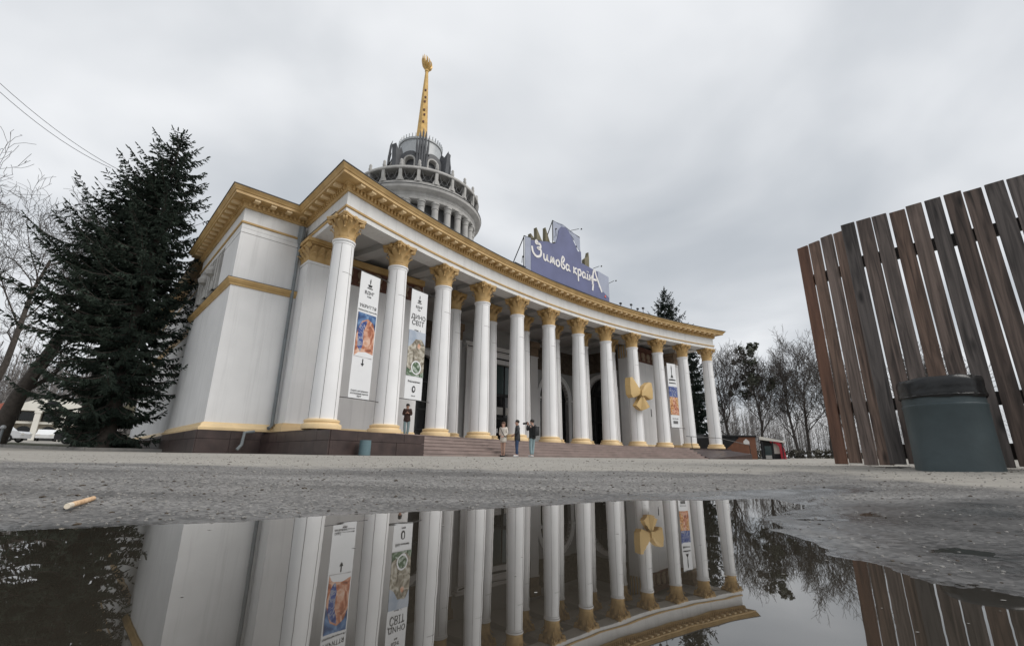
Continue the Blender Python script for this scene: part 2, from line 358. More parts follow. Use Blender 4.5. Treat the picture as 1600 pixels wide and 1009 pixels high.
# ground behind and beside the camera
a=np.radians(np.linspace(64,296,160)); r=np.exp(np.linspace(np.log(.17),np.log(7.5),70)); A,RR=np.meshgrid(a,r)
me=grid_mesh('ground',RR*np.sin(A),RR*np.cos(A),wetness); me.materials.append(MT['asphalt'])
tag(link('ground',me),kind='structure')
def water_material():
    m=bpy.data.materials.new('puddle_water'); m.use_nodes=True; t=m.node_tree; n=t.nodes.new; l=t.links.new
    b=t.nodes['Principled BSDF']; b.inputs['Base Color'].default_value=(.030,.026,.020,1); b.inputs['Roughness'].default_value=.012; b.inputs['IOR'].default_value=2.45
    g=n('ShaderNodeNewGeometry'); q=n('ShaderNodeTexNoise'); q.inputs['Scale'].default_value=9; q.inputs['Detail'].default_value=2; l(g.outputs['Position'],q.inputs['Vector'])
    bp=n('ShaderNodeBump'); bp.inputs['Strength'].default_value=.16; bp.inputs['Distance'].default_value=.0009; l(q.outputs['Fac'],bp.inputs['Height']); l(bp.outputs[0],b.inputs['Normal'])
    return m
MT['water']=water_material()
mb=MB(); mb.poly([(-2.2,-.8,0),(2.3,-.8,0),(2.3,2.4,0),(-2.2,2.4,0)]); tag(mb.build('puddle_water','water'),kind='structure')
# ------------------------------------------------------------------ the pavilion
BC=Vector((45.9997,-12.8809)); BANG=math.atan2(.6855744,.72800257); R0=61.6662
ORG=(0.,61.0)
def W(u,v,z=0): c,s=math.cos(BANG),math.sin(BANG); return Vector((BC.x+u*c-v*s,BC.y+u*s+v*c,z))
p0=W(*ORG); PAV=thing('exhibition_pavilion','white exhibition pavilion with curved colonnade, gold cornice, round tower and golden spire','pavilion',(p0.x,p0.y,.15),BANG)
OFF=(-ORG[0],-ORG[1],-.15)
def part(mb,name,m,smooth=False,parent=None):
    return mb.build(name,m,PAV if parent is None else parent,OFF if parent is None else (0,0,0),smooth)
def pol(phi,r): return (r*math.sin(R(phi)),r*math.cos(R(phi)))
RF=R0-.5; UE=17.85; VE=math.sqrt(RF**2-UE**2); PE=math.degrees(math.asin(UE/RF)); VB=63.2; UB=20.65; VD=72.; VZ=97.
PZ=1.06; ZS=10.06
arc=[pol(p,RF) for p in np.linspace(-PE,PE,49)]
runs=[[(-UB,VD),(-UB,VB)],[(-UB,VB),(-UE,VB)],[(-UE,VB),(-UE,VE)],arc,[(UE,VE),(UE,VB)],[(UE,VB),(UB,VB)],[(UB,VB),(UB,VD)]]
PATH=[(-UB+.45,VZ),(-UB+.45,VD),(-UB,VD),(-UB,VB),(-UE,VB)]+arc+[(UE,VB),(UB,VB),(UB,VD),(UB-.45,VD),(UB-.45,VZ)]
# entablature, fillets, cornice
part(sweep(MB(),PATH,[(0,ZS),(0,11.05),(-1.0,11.05),(-1.0,ZS)]),'entablature','frieze_paint')
part(sweep(MB(),PATH,[(.003,10.28),(.05,10.30),(.06,10.375),(.003,10.375)]),'gold_fillet','gold')
pr=[(0,11.04),(.08,11.04),(.10,11.10),(.12,11.11),(.12,11.29),(.18,11.31),(.20,11.38),(.58,11.38),(.58,11.50),(.62,11.52),(.65,11.58),(.71,11.66),(.72,11.70),(-1.0,11.70),(-1.0,11.04)]
COR=part(sweep(MB(),PATH,pr),'cornice','gold')
part(sweep(MB(),PATH,[(.75,11.705),(.75,11.745),(-1.0,11.82),(-1.0,11.705)]),'roof_flashing','roof_metal')
mb=MB()
for i,rn in enumerate(runs[:7]):
    if i in (4,5,6): continue
    for p,d in along(rn,.205):
        mb.box(-.028,.062,.09,.205,11.115,11.285,T=frame((p.x,p.y,0),(d.x,d.y,0),(d.y,-d.x,0),(0,0,1)))
tag(part(mb,'dentil_course','gold'),kind='stuff')
md=MB().box(-.12,.12,.18,.52,11.28,11.378).data('modillion','gold_base')
for i,rn in enumerate(runs):
    if i in (6,): continue
    for p,d in along(rn,.64):
        link('modillion',md,COR,(p.x,p.y,0),(0,0,math.atan2(-d.x,d.y)+PI/2)).rotation_euler[2]=math.atan2(d.y,d.x)+PI
# note: modillion local +y must face outward (right of travel)
for o in COR.children: o.scale=(1,1,1)
# roof and low roof rim
mb=MB(); 
for (a,b) in zip(arc,arc[1:]): mb.poly([(a[0],a[1]+.9,11.86),(b[0],b[1]+.9,11.86),(b[0],VZ,12.4),(a[0],VZ,12.4)])
mb.poly([(-UB,VB+.9,11.86),(-UE,VB+.9,11.86),(-UE,VZ,12.4),(-UB,VZ,12.4)]); mb.poly([(UE,VB+.9,11.86),(UB,VB+.9,11.86),(UB,VZ,12.4),(UE,VZ,12.4)])
part(mb,'roof','roof_metal')
part(sweep(MB(),[pol(p,R0) for p in np.linspace(8,15.6,14)],[(.2,11.83),(.2,12.02),(.1,12.04),(.1,11.83)]),'roof_rim','light_metal')
part(MB().tube([(-20.6,64.0,12.02),(-18.3,64.0,12.02)],.02,5),'roof_rail','roof_metal')
# walls of the end blocks
for s in (-1,1):
    mb=MB(); x0,x1=sorted((s*UB,s*10.9)); mb.box(x0,x1,VB,64.2,PZ,ZS-.01)
    x0,x1=sorted((s*UB,s*14)); 
    part(mb,'front_wall','plaster')
    mb=MB()
    if s<0:
        # outer wall with the recessed relief panel
        mb.box(-UB,-UB+.6,64.2,66.1,PZ,ZS-.01); mb.box(-UB,-UB+.6,66.1,71.9,PZ,7.75); mb.box(-UB,-UB+.6,71.9,VD,PZ,ZS-.01); mb.box(-UB+.22,-UB+.6,66.1,71.9,7.75,ZS-.01)
        mb.box(-UB+.45,-UB+1,VD,VZ,PZ,ZS-.01)
    else: mb.box(UB-.6,UB,64.2,VD,PZ,ZS-.01); mb.box(UB-1,UB-.45,VD,VZ,PZ,ZS-.01)
    part(mb,'side_wall','plaster')
    if s<0:
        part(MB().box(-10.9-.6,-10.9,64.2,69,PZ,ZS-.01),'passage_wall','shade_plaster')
# thin joint below the architrave, mid band, base mouldings on the left block
BL=[(-UB+.45,VZ),(-UB+.45,VD),(-UB,VD),(-UB,VB),(-UE-.02,VB)]
part(sweep(MB(),BL,[(.002,9.835),(.008,9.835),(.008,9.85),(.002,9.85)]),'wall_joint','seam')
part(sweep(MB(),BL,[(.002,7.28),(.05,7.29),(.07,7.36),(.12,7.42),(.17,7.52),(.17,7.58),(.002,7.64)]),'string_course','gold')
part(sweep(MB(),BL,[(.002,7.645),(.18,7.585),(.18,7.6),(.002,7.665)]),'string_flashing','roof_metal')
WB=[(-UB+.45,VZ),(-UB+.45,VD),(-UB,VD),(-UB,VB),(-10.9,VB)]
BP=[(.002,PZ),(.20,PZ),(.20,PZ+.1),(.13,PZ+.16),(.10,PZ+.24),(.04,PZ+.3),(.002,PZ+.32)]
part(sweep(MB(),WB,BP),'base_moulding','gold_base'); part(sweep(MB(),[(10.9,VB),(UB,VB),(UB,VD)],BP),'base_moulding','gold_base')
# relief bars in the side panel
pan=MB().box(-UB+.1,-UB+.215,66.1,71.9,9.95,10.05); PN=part(pan,'relief_panel','plaster')
for k,v in enumerate(np.linspace(66.6,71.4,9)):
    hgt=9.9 if k%2 else 9.8
    mb=MB(); mb.box(-UB-.06,-UB+.215,v-.17,v+.17,7.95+.1*(k%3),hgt)
    if k in (2,5): mb.lathe([(.02,0),(.3,.1),(.36,.3),(.2,.55),(.02,.6)],10,T=Matrix.Translation((-UB-.05,v,8.9)))
    if k%3==1: mb.prism([(v-.32,8.05),(v+.32,8.05),(v+.17,8.5),(v-.17,8.5)],-UB-.1,-UB+.2,T=Matrix(((0,0,1,0),(1,0,0,0),(0,1,0,0),(0,0,0,1))))
    part(mb,'relief_bar','stone_grey',parent=PN)
# frieze relief panels on the end walls
for s in (-1,1):
    a,b=(-16.8,-10.95) if s<0 else (10.95,20.4)
    m='relief_brown'; mb=MB().box(a,b,VB-.04,VB-.005,8.82,9.72); FP=part(mb,'relief_frieze',m)
    part(MB().box(a,b,VB-.22,VB-.005,9.73,ZS-.004),'frieze_cornice','gold' if s<0 else m)
    part(MB().box(a,b,VB-.1,VB-.005,8.72,8.815),'frieze_ledge',m)
    n=int((b-a)/.82)
    for k in range(n):
        u=a+.41+k*(b-a)/n; mb=MB()
        mb.lathe([(.30,0),(.30,.05),(.24,.09),(.05,.12)],14,T=Matrix.Translation((u,VB-.045,9.36))@Matrix.Rotation(PI/2,4,'X'))
        mb.prism([(-.27,8.86),(.27,8.86),(.16,9.1),(.2,9.36),(-.2,9.36),(-.16,9.1)],-.09,.0,T=Matrix(((1,0,0,u),(0,0,1,VB-.045),(0,1,0,0),(0,0,0,1))))
        part(mb,'relief_medallion','relief_tan',parent=FP)
# passage: back wall with portal and arches
VK=69.
def arch_panel(mb,T,x0,x1,z0,z1,xc,r,zs,th,n=18):
    # panel in local xz, depth along y 0..th ; opening xc+-r, springing zs
    def q(pts,flip=False): mb.prism([(p[0],p[1]) for p in pts],0,th,T=T@Matrix(((1,0,0,0),(0,0,1,0),(0,1,0,0),(0,0,0,1))))
    q([(x0,z0),(xc-r,z0),(xc-r,zs),(x0,zs)]); q([(xc+r,z0),(x1,z0),(x1,zs),(xc+r,zs)])
    pts=[(xc-r*math.cos(PI*i/n),zs+r*math.sin(PI*i/n)) for i in range(n+1)]
    q([(x0,zs),(xc-r,zs),(xc-r,z1),(x0,z1)]); q([(xc+r,zs),(x1,zs),(x1,z1),(xc+r,z1)])
    for a,b in zip(pts,pts[1:]): q([a,b,(b[0],z1),(a[0],z1)])
def arch_trim(mb,T,xc,r,zs,z0,wd,pr,n=20):
    S=Matrix(((1,0,0,0),(0,0,1,0),(0,1,0,0),(0,0,0,1)))
    for i in range(n):
        a,b=PI*i/n,PI*(i+1)/n; f=lambda t,q:(xc-q*math.cos(t),zs+q*math.sin(t))
        mb.prism([f(a,r),f(a,r+wd),f(b,r+wd),f(b,r)],-pr,.15,T=T@S)
        mb.prism([f(a,r+wd-.08),f(a,r+wd+.03),f(b,r+wd+.03),f(b,r+wd-.08)],-pr-.05,-pr,T=T@S)
    for s in (-1,1):
        x0,x1=sorted((xc+s*r,xc+s*(r+wd))); mb.box(x0,x1,-pr,.15,z0,zs-.12,T=T); mb.box(x0-.08,x1+.08,-pr-.08,.15,zs-.12,zs+.04,T=T); mb.box(x0-.04,x1+.04,-pr-.03,.15,zs-.3,zs-.24,T=T)
def arch_window(T,xc,r,zs,z0,name='arched_window'):
    S=Matrix(((1,0,0,0),(0,0,1,0),(0,1,0,0),(0,0,0,1))); n=20
    pts=[(xc+r,z0)]+[(xc+r*math.cos(PI*i/n),zs+r*math.sin(PI*i/n)) for i in range(n+1)]+[(xc-r,z0)]
    o=part(MB().prism(pts,.34,.37,T=T@S),name,'glass_dark'); mb=MB()
    for x in (xc-r*.5,xc,xc+r*.5): mb.box(x-.05,x+.05,.26,.34,z0,zs+math.sqrt(max(0,r*r-(x-xc)**2))-.03,T=T)
    for z in (z0+2.3,zs,z0+.9): mb.box(xc-r,xc+r,.27,.335,z-.05,z+.05,T=T)
    part(mb,'window_frame','frame_black',parent=o); return o
ID=Matrix.Translation((0,VK,0)); mb=MB()
for s in (-1,1): 
    x0,x1=sorted((s*10.9,s*3.3)); arch_panel(mb,ID,x0,x1,PZ,ZS+.4,s*7.2,1.95,5.3,.4)
mb.box(-3.3,-2.45,VK,VK+.4,PZ,ZS+.4); mb.box(2.45,3.3,VK,VK+.4,PZ,ZS+.4); mb.box(-2.45,2.45,VK,VK+.4,7.5,ZS+.4)
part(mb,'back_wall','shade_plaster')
for s in (-1,1):
    mb=MB(); arch_trim(mb,ID,s*7.2,1.95,5.3,PZ,.38,.08); part(mb,'arch_surround','plaster'); arch_window(ID,s*7.2,1.95,5.3,PZ)
    x0,x1=sorted((s*3.8,s*4.7)); part(MB().box(x0,x1,VK-.32,VK-.003,PZ,8.75).box(x0-.05,x1+.05,VK-.37,VK-.003,8.66,8.74),'pilaster','plaster')
    part(MB().box(x0-.04,x1+.04,VK-.36,VK-.003,8.76,9.5).box(x0-.14,x1+.14,VK-.46,VK-.003,9.5,ZS-.02),'pilaster_capital','relief_tan')
# portal frame, doors
mb=MB()
for z0,z1,o,d in ((PZ,8.7,0,.14),):
    for s in (-1,1):
        x0,x1=sorted((s*2.45,s*3.1)); mb.box(x0,x1,VK-.14,VK-.003,PZ,8.35); x0,x1=sorted((s*2.95,s*3.16)); mb.box(x0,x1,VK-.2,VK-.142,PZ,8.6)
    mb.box(-2.45,2.45,VK-.14,VK-.003,7.5,8.35); mb.box(-3.3,3.3,VK-.34,VK-.003,8.36,8.62); mb.box(-2.95,2.95,VK-.2,VK-.142,8.1,8.352); mb.box(-3.5,3.5,VK-.45,VK-.003,8.625,8.8)
part(mb,'portal_frame','plaster')
part(MB().box(-2.4,2.4,VK-.15,VK-.142,7.86,8.0).box(-3.2,3.2,VK-.36,VK-.342,8.42,8.5),'portal_groove','frame_black')
for k in range(4):
    x0=-2.4+k*1.2; d=part(MB().box(x0+.04,x0+1.16,VK+.25,VK+.29,PZ+.02,5.0),'door_leaf','glass_dark')
    mb=MB(); 
    for a,b,c,e_ in ((x0+.02,x0+.11,PZ,5.05),(x0+1.09,x0+1.18,PZ,5.05),(x0+.11,x0+1.09,PZ,PZ+.3),(x0+.11,x0+1.09,3.1,3.22),(x0+.11,x0+1.09,4.9,5.05)): mb.box(a,b,VK+.2,VK+.249,c,e_)
    part(mb,'door_frame','frame_black',parent=d)
    part(MB().box(x0+.15,x0+1.05,VK+.18,VK+.199,3.45,4.05),'door_plate','stone_grey',parent=d)
    part(MB().box(x0+.3,x0+.55,VK+.22,VK+.245,2.0,2.35),'door_notice','banner_white',parent=d)
    f=part(MB().box(x0+.05,x0+1.15,VK+.25,VK+.29,5.15,7.48),'transom_pane','glass_green')
    part(MB().box(x0,x0+.05,VK+.2,VK+.3,5.15,7.49).box(x0,x0+1.2,VK+.2,VK+.3,5.06,5.149),'transom_frame','frame_black',parent=f)
# relief masonry above arches
for s in (-1,1):
    x0,x1=sorted((s*10.85,s*4.85)); bnd=part(MB().box(x0,x1,VK-.05,VK-.003,7.75,9.8),'relief_band','relief_stone')
    for i in range(7):
        for j in range(2):
            u=x0+.45+i*.86+.3*(j%2)*.5; z=8.15+j*.95
            if abs(u-s*7.2)<2.2 and z<7.9: continue
            mb=MB().lathe([(.37,0),(.36,.05),(.25,.11),(.03,.13)],9,T=Matrix.Translation((u,VK-.052,z))@Matrix.Rotation(PI/2,4,'X')@Matrix.Rotation(random.random(),4,'Z')@Matrix.Diagonal((1.05,1.1,1,1)))
            part(mb,'relief_stone','relief_stone',parent=bnd)
# right passage side wall with its own arch
TS=frame((10.9,0,0),(0,1,0),(1,0,0),(0,0,1))
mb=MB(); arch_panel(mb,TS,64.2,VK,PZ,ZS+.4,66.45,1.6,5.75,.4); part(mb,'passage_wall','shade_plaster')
mb=MB(); arch_trim(mb,TS,66.45,1.6,5.75,PZ,.33,.07); part(mb,'arch_surround','plaster'); arch_window(TS,66.45,1.6,5.75,PZ)
bnd=part(MB().box(10.85,10.897,64.5,VK,7.9,9.8),'relief_band','relief_stone')
for i in range(5):
    for j in range(2):
        v=64.9+i*.86; z=8.45+j*.85
        part(MB().lathe([(.36,0),(.35,.05),(.25,.11),(.03,.13)],9,T=Matrix.Translation((10.848,v,z))@Matrix.Rotation(-PI/2,4,'Y')),'relief_stone','relief_stone',parent=bnd)
mb=MB().box(10.72,10.897,63.25,64.3,PZ,8.9); part(mb,'pilaster','plaster')
for k in range(4): part(MB().tube([(10.68,63.35+.27*k,8.9),(10.66,63.35+.27*k,ZS+.2)],.05,6),'pilaster_flute','gold')
# ceiling with beams
CZ=10.42; mb=MB(); aa=[pol(p,R0+.4) for p in np.linspace(-16.8,16.8,40)]
for a,b in zip(aa,aa[1:]): mb.poly([(a[0],a[1],CZ),(b[0],b[1],CZ),(b[0],VK+.3,CZ),(a[0],VK+.3,CZ)])
part(mb,'ceiling','ceiling')
for i in range(1,11):
    p=-16.5+3*i; a=pol(p,R0+.45); d=Vector((math.sin(R(p)),math.cos(R(p))))
    L=min(7.5,((VK if abs(a[0])<10.5 else VB)-a[1])/d.y)
    part(MB().box(-.32,.32,0,L,10.12,CZ-.003,T=frame((a[0],a[1],0),(d.y,-d.x,0),(d.x,d.y,0),(0,0,1))),'ceiling_beam','ceiling')
part(sweep(MB(),[pol(p,R0+2.4) for p in np.linspace(-10.2,10.2,20)],[(.45,ZS+.005),(.45,CZ-.002),(-.45,CZ-.002),(-.45,ZS+.005)]),'ceiling_beam','ceiling')
# columns
def leaf(mb,ang,r0,z0,h,wd,curl,T=None):
    ca,sa=math.cos(ang),math.sin(ang); pts=[]
    for i,t in enumerate((0,.3,.6,.82,.95,1.0,.93)):
        rr=r0+.02+ .05*t+curl*max(0,t-.55)**1.4*2.6 if i<6 else r0+.06+curl*.95
        zz=z0+h*(t if i<6 else .86); w_=wd*(.8,1.,.95,.8,.6,.35,.1)[i]/2
        pts.append((rr,zz,w_))
    vs=[];fs=[]
    for rr,zz,w_ in pts:
        for k,s in ((0,-1),(1,0),(2,1)):
            q=rr-(.03 if s else 0); v=Vector((q*ca-s*w_*sa,q*sa+s*w_*ca,zz)); vs.append(T@v if T is not None else v)
    for i in range(len(pts)-1):
        for k in (0,1): fs.append((i*3+k,i*3+k+1,(i+1)*3+k+1,(i+1)*3+k))
    mb.mesh(vs,fs)
def capital_mesh(rn=.43,h=1.12):
    mb=MB(); k=rn/.43
    mb.lathe([(rn*.98,0),(rn*1.06,.03),(rn*1.06,.09),(rn*.97,.11),(rn*.95,.5*h),(rn*1.06,.72*h),(rn*1.3,.87*h)],20)
    for i in range(8): leaf(mb,2*PI*i/8,rn*.96,.09,.40*h,.31*k,.17)
    for i in range(8): leaf(mb,2*PI*(i+.5)/8,rn*.97,.16,.58*h,.30*k,.21)
    for i in range(4):
        a=PI/4+i*PI/2; 
        for s in (-1,1):
            T=Matrix.Rotation(a,4,'Z')@Matrix.Translation((rn*1.52,s*.05,.80*h))@Matrix.Rotation(PI/2,4,'X')
            mb.lathe([(.03,-.03),(.10,-.045),(.125,0),(.10,.045),(.05,.05)],10,T=T)
        mb.tube([Matrix.Rotation(a,3,'Z')@Vector(p) for p in ((rn*1.0,0,.5*h),(rn*1.2,0,.68*h),(rn*1.5,0,.84*h),(rn*1.65,0,.83*h))],[.05,.06,.06,.05],6)
        b=i*PI/2
        mb.lathe([(.02,-.05),(.10,-.03),(.12,.03),(.06,.09)],8,T=Matrix.Rotation(b,4,'Z')@Matrix.Translation((rn*1.33,0,.9*h))@Matrix.Rotation(PI/2,4,'Y'))
    def ab(f): 
        P=[]
        for i in range(4):
            a=PI/4+i*PI/2; c=Vector((math.cos(a),math.sin(a))); t=Vector((-math.sin(a),math.cos(a)))
            P+= [c*rn*1.92*f-t*.07,c*rn*1.92*f+t*.07]
            b=a+PI/4
            for q in (-.5,-.2,.2,.5):
                m=Vector((math.cos(b),math.sin(b))); s=Vector((-math.sin(b),math.cos(b))); P.append(m*rn*(1.22+.14*(abs(q)/.5)**1.6)*f+s*q*rn*1.75*f)
        return P
    mb.prism(ab(.96),.87*h,.93*h); mb.prism(ab(1.0),.932*h,h-.004)
    return mb
cap_me=capital_mesh().data('capital','gold',smooth=35,fix=True)
HS=ZS-PZ; HB=.40; NCK=HS-1.13
def shaft_mesh(r0,r1,z0,z1,n=28):
    mb=MB(); prof=[]
    for t in np.linspace(0,1,9):
        rr=r0+(r1-r0)*(t**1.35); prof.append((rr,z0+(z1-z0-.2)*t))
    zt=z1-.2; prof+=[(r1,zt),(r1+.015,zt+.01),(r1+.015,zt+.12),(r1+.055,zt+.13),(r1+.055,zt+.19),(r1-.02,z1)]
    mb.lathe(prof,n); return mb
def seam_mesh(r0,r1,z0,z1):
    mb=MB()
    for k in range(6):
        a=R(-90+12+60*k); pts=[]
        for t in np.linspace(0,1,7):
            rr=r0+(r1-r0)*(t**1.35)+.002; pts.append((rr*math.cos(a),rr*math.sin(a),z0+(z1-z0-.22)*t))
        mb.tube(pts,.009,4)
    zc=z0+(z1-z0)*.80; rr=r0+(r1-r0)*.8**1.35; 
    mb.lathe([(rr+.0035,zc-.006),(rr+.006,zc),(rr+.0035,zc+.006)],28,a0=R(-120),a1=R(-40),cap=False)
    return mb
def base_mesh(r,h):
    q=r; mb=MB().lathe([(q+.16,0),(q+.20,.02),(q+.21,.14),(q+.19,.20),(q+.11,.23),(q+.10,.27),(q+.13,.29),(q+.125,.36),(q+.05,.385),(q,.40)],32)
    return mb
SH=shaft_mesh(.535,.43,HB-.02,NCK).data('column','column_paint',smooth=30); SM=seam_mesh(.535,.43,HB,NCK).data('seam','seam'); BS=base_mesh(.53,HB).data('column_base','gold_base',smooth=50)
def column(u,v,rz,k=1.0):
    c=link('column',SH,PAV,(u+OFF[0],v+OFF[1],PZ+OFF[2]),(0,0,rz)); 
    link('seam',SM,c); link('column_base',BS,c); link('capital',cap_me,c,(0,0,NCK)); c.scale=(k,k,1)
    return c
for i in range(12):
    p=-16.5+3*i; column(*pol(p,R0),R(-p)+R((i*37)%7-3)*0)
for p in (-7.5,-4.5,-1.5,1.5,4.5,7.5): column(*pol(p,R0+2.4),R(-p),.95)
# square pier behind the first column and its twin
for s in (-1,1):
    x0,x1=sorted((s*17.92,s*16.85)); P_=part(MB().box(x0,x1,62.1,VB-.003,PZ,8.95).box(x0-.04,x1+.04,62.06,VB-.003,8.82,8.92),'pier','plaster')
    part(MB().box(x0-.17,x1+.17,61.93,VB-.003,PZ,PZ+.22).box(x0-.1,x1+.1,62.0,VB-.003,PZ+.22,PZ+.36),'pier_base','gold_base')
    mb=MB().box(x0,x1,62.1,VB-.003,8.952,9.8); 
    for q in (.16,.5,.84):
        for zz,hh in ((9.0,.36),(9.1,.58)):
            leaf(mb,-PI/2,0,zz,hh,.3,.2,T=Matrix.Translation((x0+(x1-x0)*q,62.1,0))); leaf(mb,PI,0,zz,hh,.3,.2,T=Matrix.Translation((x0,62.1+1.1*q,0)))
    for cx,cy in ((x0,62.1),(x1,62.1),(x0,VB-.05)): mb.lathe([(.02,-.06),(.12,-.05),(.14,0),(.12,.05),(.03,.06)],10,T=Matrix.Translation((cx+(-.1 if cx==x0 else .1),cy-.1,9.68))@Matrix.Rotation(PI/2,4,'X'))
    mb.box(x0-.12,x1+.12,61.98,VB-.003,9.8,9.88); mb.box(x0-.2,x1+.2,61.9,VB-.003,9.882,ZS-.004)
    part(mb,'pier_capital','gold' if s<0 else 'relief_tan',smooth=30)  # right capital tan instead of gold, its shading put into the colour
# downpipe in the corner and its elbow
part(MB().tube([(-18.12,VB-.12,ZS-.1),(-18.12,VB-.12,PZ+.3),(-18.3,VB-.3,PZ+.15)],.075,8),'downpipe','pipe_grey')
part(MB().tube([(-18.12,VB-.2,10.9),(-18.12,VB-.16,10.3),(-18.12,VB-.12,ZS-.1)],[.16,.16,.08],8),'rain_hopper','pipe_grey')
mb=MB(); mb.tube([(-18.9,VB-.55,PZ-.02),(-19.3,VB-.75,PZ-.08),(-19.35,VB-.8,.5),(-19.5,VB-.85,.3)],.06,8); part(mb,'pipe_elbow','pipe_grey')
# plinth of granite slabs
PR=R0-.82; zg=.02
PL=PR-2.0; pa=[pol(p,PL) for p in np.linspace(-18.3,-13.92,9)]; pb=[pol(p,PR) for p in np.linspace(12.0,17.3,12)]
FL=[pol(p,R0-.80) for p in np.linspace(-17.2,17.2,40)]
mb=MB()
for a,b in zip(FL,FL[1:]): mb.poly([(a[0],a[1],PZ-.004),(b[0],b[1],PZ-.004),(b[0],VK+.5,PZ-.004),(a[0],VK+.5,PZ-.004)])
part(mb,'portico_floor','granite_step')
LP=[(-UB+.25,VZ),(-UB+.25,VD-.2),(-UB-.2,VD-.2),(-UB-.2,VB-.24),(pa[0][0]-.02,VB-.24)]
def slabs(path,rows,step,seed,gap=.006):
    rg=random.Random(seed)
    for r_,(z0,z1) in enumerate(rows):
        for p,d in along(path,step if r_%2==0 else step*.9):
            st_=step if r_%2==0 else step*.9; tot=sum(math.dist(p1,p2) for p1,p2 in zip(path,path[1:])); L=tot/max(1,int(round(tot/st_)))
            o=rg.uniform(0,.008)
            part(MB().box(-L/2+gap,L/2-gap,-.12,.03+o,z0+gap,z1-gap,T=frame((p.x,p.y,0),(d.x,d.y,0),(d.y,-d.x,0),(0,0,1))),'granite_slab','granite_dark')
for seg,st in (([LP[2],LP[3]],1.5),([LP[3],LP[4]],1.15),(pb,1.2),([pb[-1],(pb[-1][0],VB)],1.2)):
    slabs(seg,((zg,.72),(.72,PZ-.006)),st,int(st*100))
for seg,st in (([(pa[0][0],VB-.24),pa[0]],1.2),(pa,1.3)): slabs(seg,((zg,.60),(.60,.93)),st,int(st*77))
part(MB().prism([(pa[0][0]+.08,VB-.2),(-UE,VB-.2)]+[pol(-17.3,PR+.2),pol(-13.92,PR+.2)]+[pol(p,PL+.1) for p in np.linspace(-13.94,-18.2,9)],0,.925),'plinth_terrace','granite_dark')
slabs([LP[0],LP[1]],((.4,PZ-.006),),2.2,9)
core=MB(); core.prism([(-UB-.1,VZ),(-UB-.1,VB-.14)]+[(pa[0][0]+.1,VB-.14)]+[pol(p,PR+.1) for p in np.linspace(-17.2,17.2,30)]+[(pb[-1][0]-.1,VB-.14),(UB+.1,VB-.14),(UB+.1,VZ)],0,PZ-.02)
part(core,'plinth_core','granite_dark')
# stairs
NS=6; rise=(PZ-.12)/NS
for k in range(NS):
    rr=PR-.02-.33*(NS-1-k)-.33; th=[pol(p,rr) for p in np.linspace(-13.9,12.0,36)]
    mb=MB(); z1=.12+rise*(k+1)-(.006 if k==NS-1 else 0); sweep(mb,th,[(0,z1-rise-.0),(0,z1-.03),(.025,z1-.03),(.025,z1),(-.36,z1),(-.36,z1-rise)]); part(mb,'step','granite_step')
a=[pol(p,PR-2.1) for p in np.linspace(12.02,12.5,3)]; b=[pol(p,PR-.03) for p in np.linspace(12.5,12.02,3)]
mb=MB(); cc=[pol(12.02,PR-2.2),pol(16.5,PR-2.6),pol(17.2,PR-.05),pol(12.02,PR-.05)]
mb.mesh([(*cc[0],0),(*cc[1],0),(*cc[2],0),(*cc[3],0),(*cc[0],.22),(*cc[1],.62),(*cc[2],.92),(*cc[3],.95)],[(0,3,2,1),(4,5,6,7),(0,1,5,4),(1,2,6,5),(2,3,7,6),(3,0,4,7)])
part(mb,'side_ramp','granite_dark')
# house number on the right wall
me=text_mesh('1',1.0,.01); me.materials.append(MT['ink']); o=link('house_number',me,PAV,(13.95+OFF[0],VB-.012+OFF[1],3.85+OFF[2]),(PI/2,0,0))
# hall behind and tower
part(MB().box(-15,15,70.5,96,PZ,12.3),'hall_block','plaster')
TC=(0,83.7)
def tl(prof,n=48,mi=0): return MB().lathe(prof,n,T=Matrix.Translation((TC[0],TC[1],0)))
TW=part(tl([(5.9,12),(5.9,25.35)],48),'tower_drum','stone_dark',smooth=30)
part(tl([(7.0,12),(7.0,20.5),(6.2,20.6)],48),'tower_base','stone_grey',parent=TW,smooth=30)
part(tl([(6.1,25.2),(6.95,25.2),(6.95,25.55),(7.0,25.6),(7.0,25.95),(7.25,26.0),(7.55,26.15),(7.6,26.45),(7.35,26.5),(7.2,26.52),(7.2,26.72),(7.12,26.75),(7.12,26.95),(6.0,27.0)],64),'tower_entablature','stone_grey',parent=TW,smooth=30)
part(tl([(7.62,26.46),(7.66,26.5),(7.4,26.56)],64),'tower_flashing','sheet_dark',parent=TW)
cm=MB().lathe([(.42,20.5),(.38,22),(.34,24.5),(.40,24.52),(.40,24.62),(.36,24.64),(.42,25.0),(.5,25.02),(.5,25.19)],12).data('tower_column','stone_grey',smooth=30)
for i in range(28):
    a=2*PI*i/28; link('tower_column',cm,TW,(TC[0]+6.5*math.sin(a),TC[1]+6.5*math.cos(a),0),(0,0,-a))
mb=MB()
for i in range(150):
    a=2*PI*i/150; mb.box(-.06,.06,7.2,7.27,26.53,26.71,T=Matrix.Translation((TC[0],TC[1],0))@Matrix.Rotation(a,4,'Z'))
tag(part(mb,'tower_dentils','stone_dark',parent=TW),kind='stuff')
part(tl([(6.9,28.45),(7.25,28.45),(7.3,28.55),(7.25,28.75),(6.9,28.78)],64),'balustrade_rail','stone_grey',parent=TW,smooth=30)
part(tl([(6.95,26.98),(7.1,26.98),(7.1,27.1),(6.95,27.1)],64),'balustrade_kerb','stone_grey',parent=TW)
part(tl([(6.3,26.98),(6.3,28.3)],40),'balustrade_screen','stone_dark',parent=TW,smooth=30)
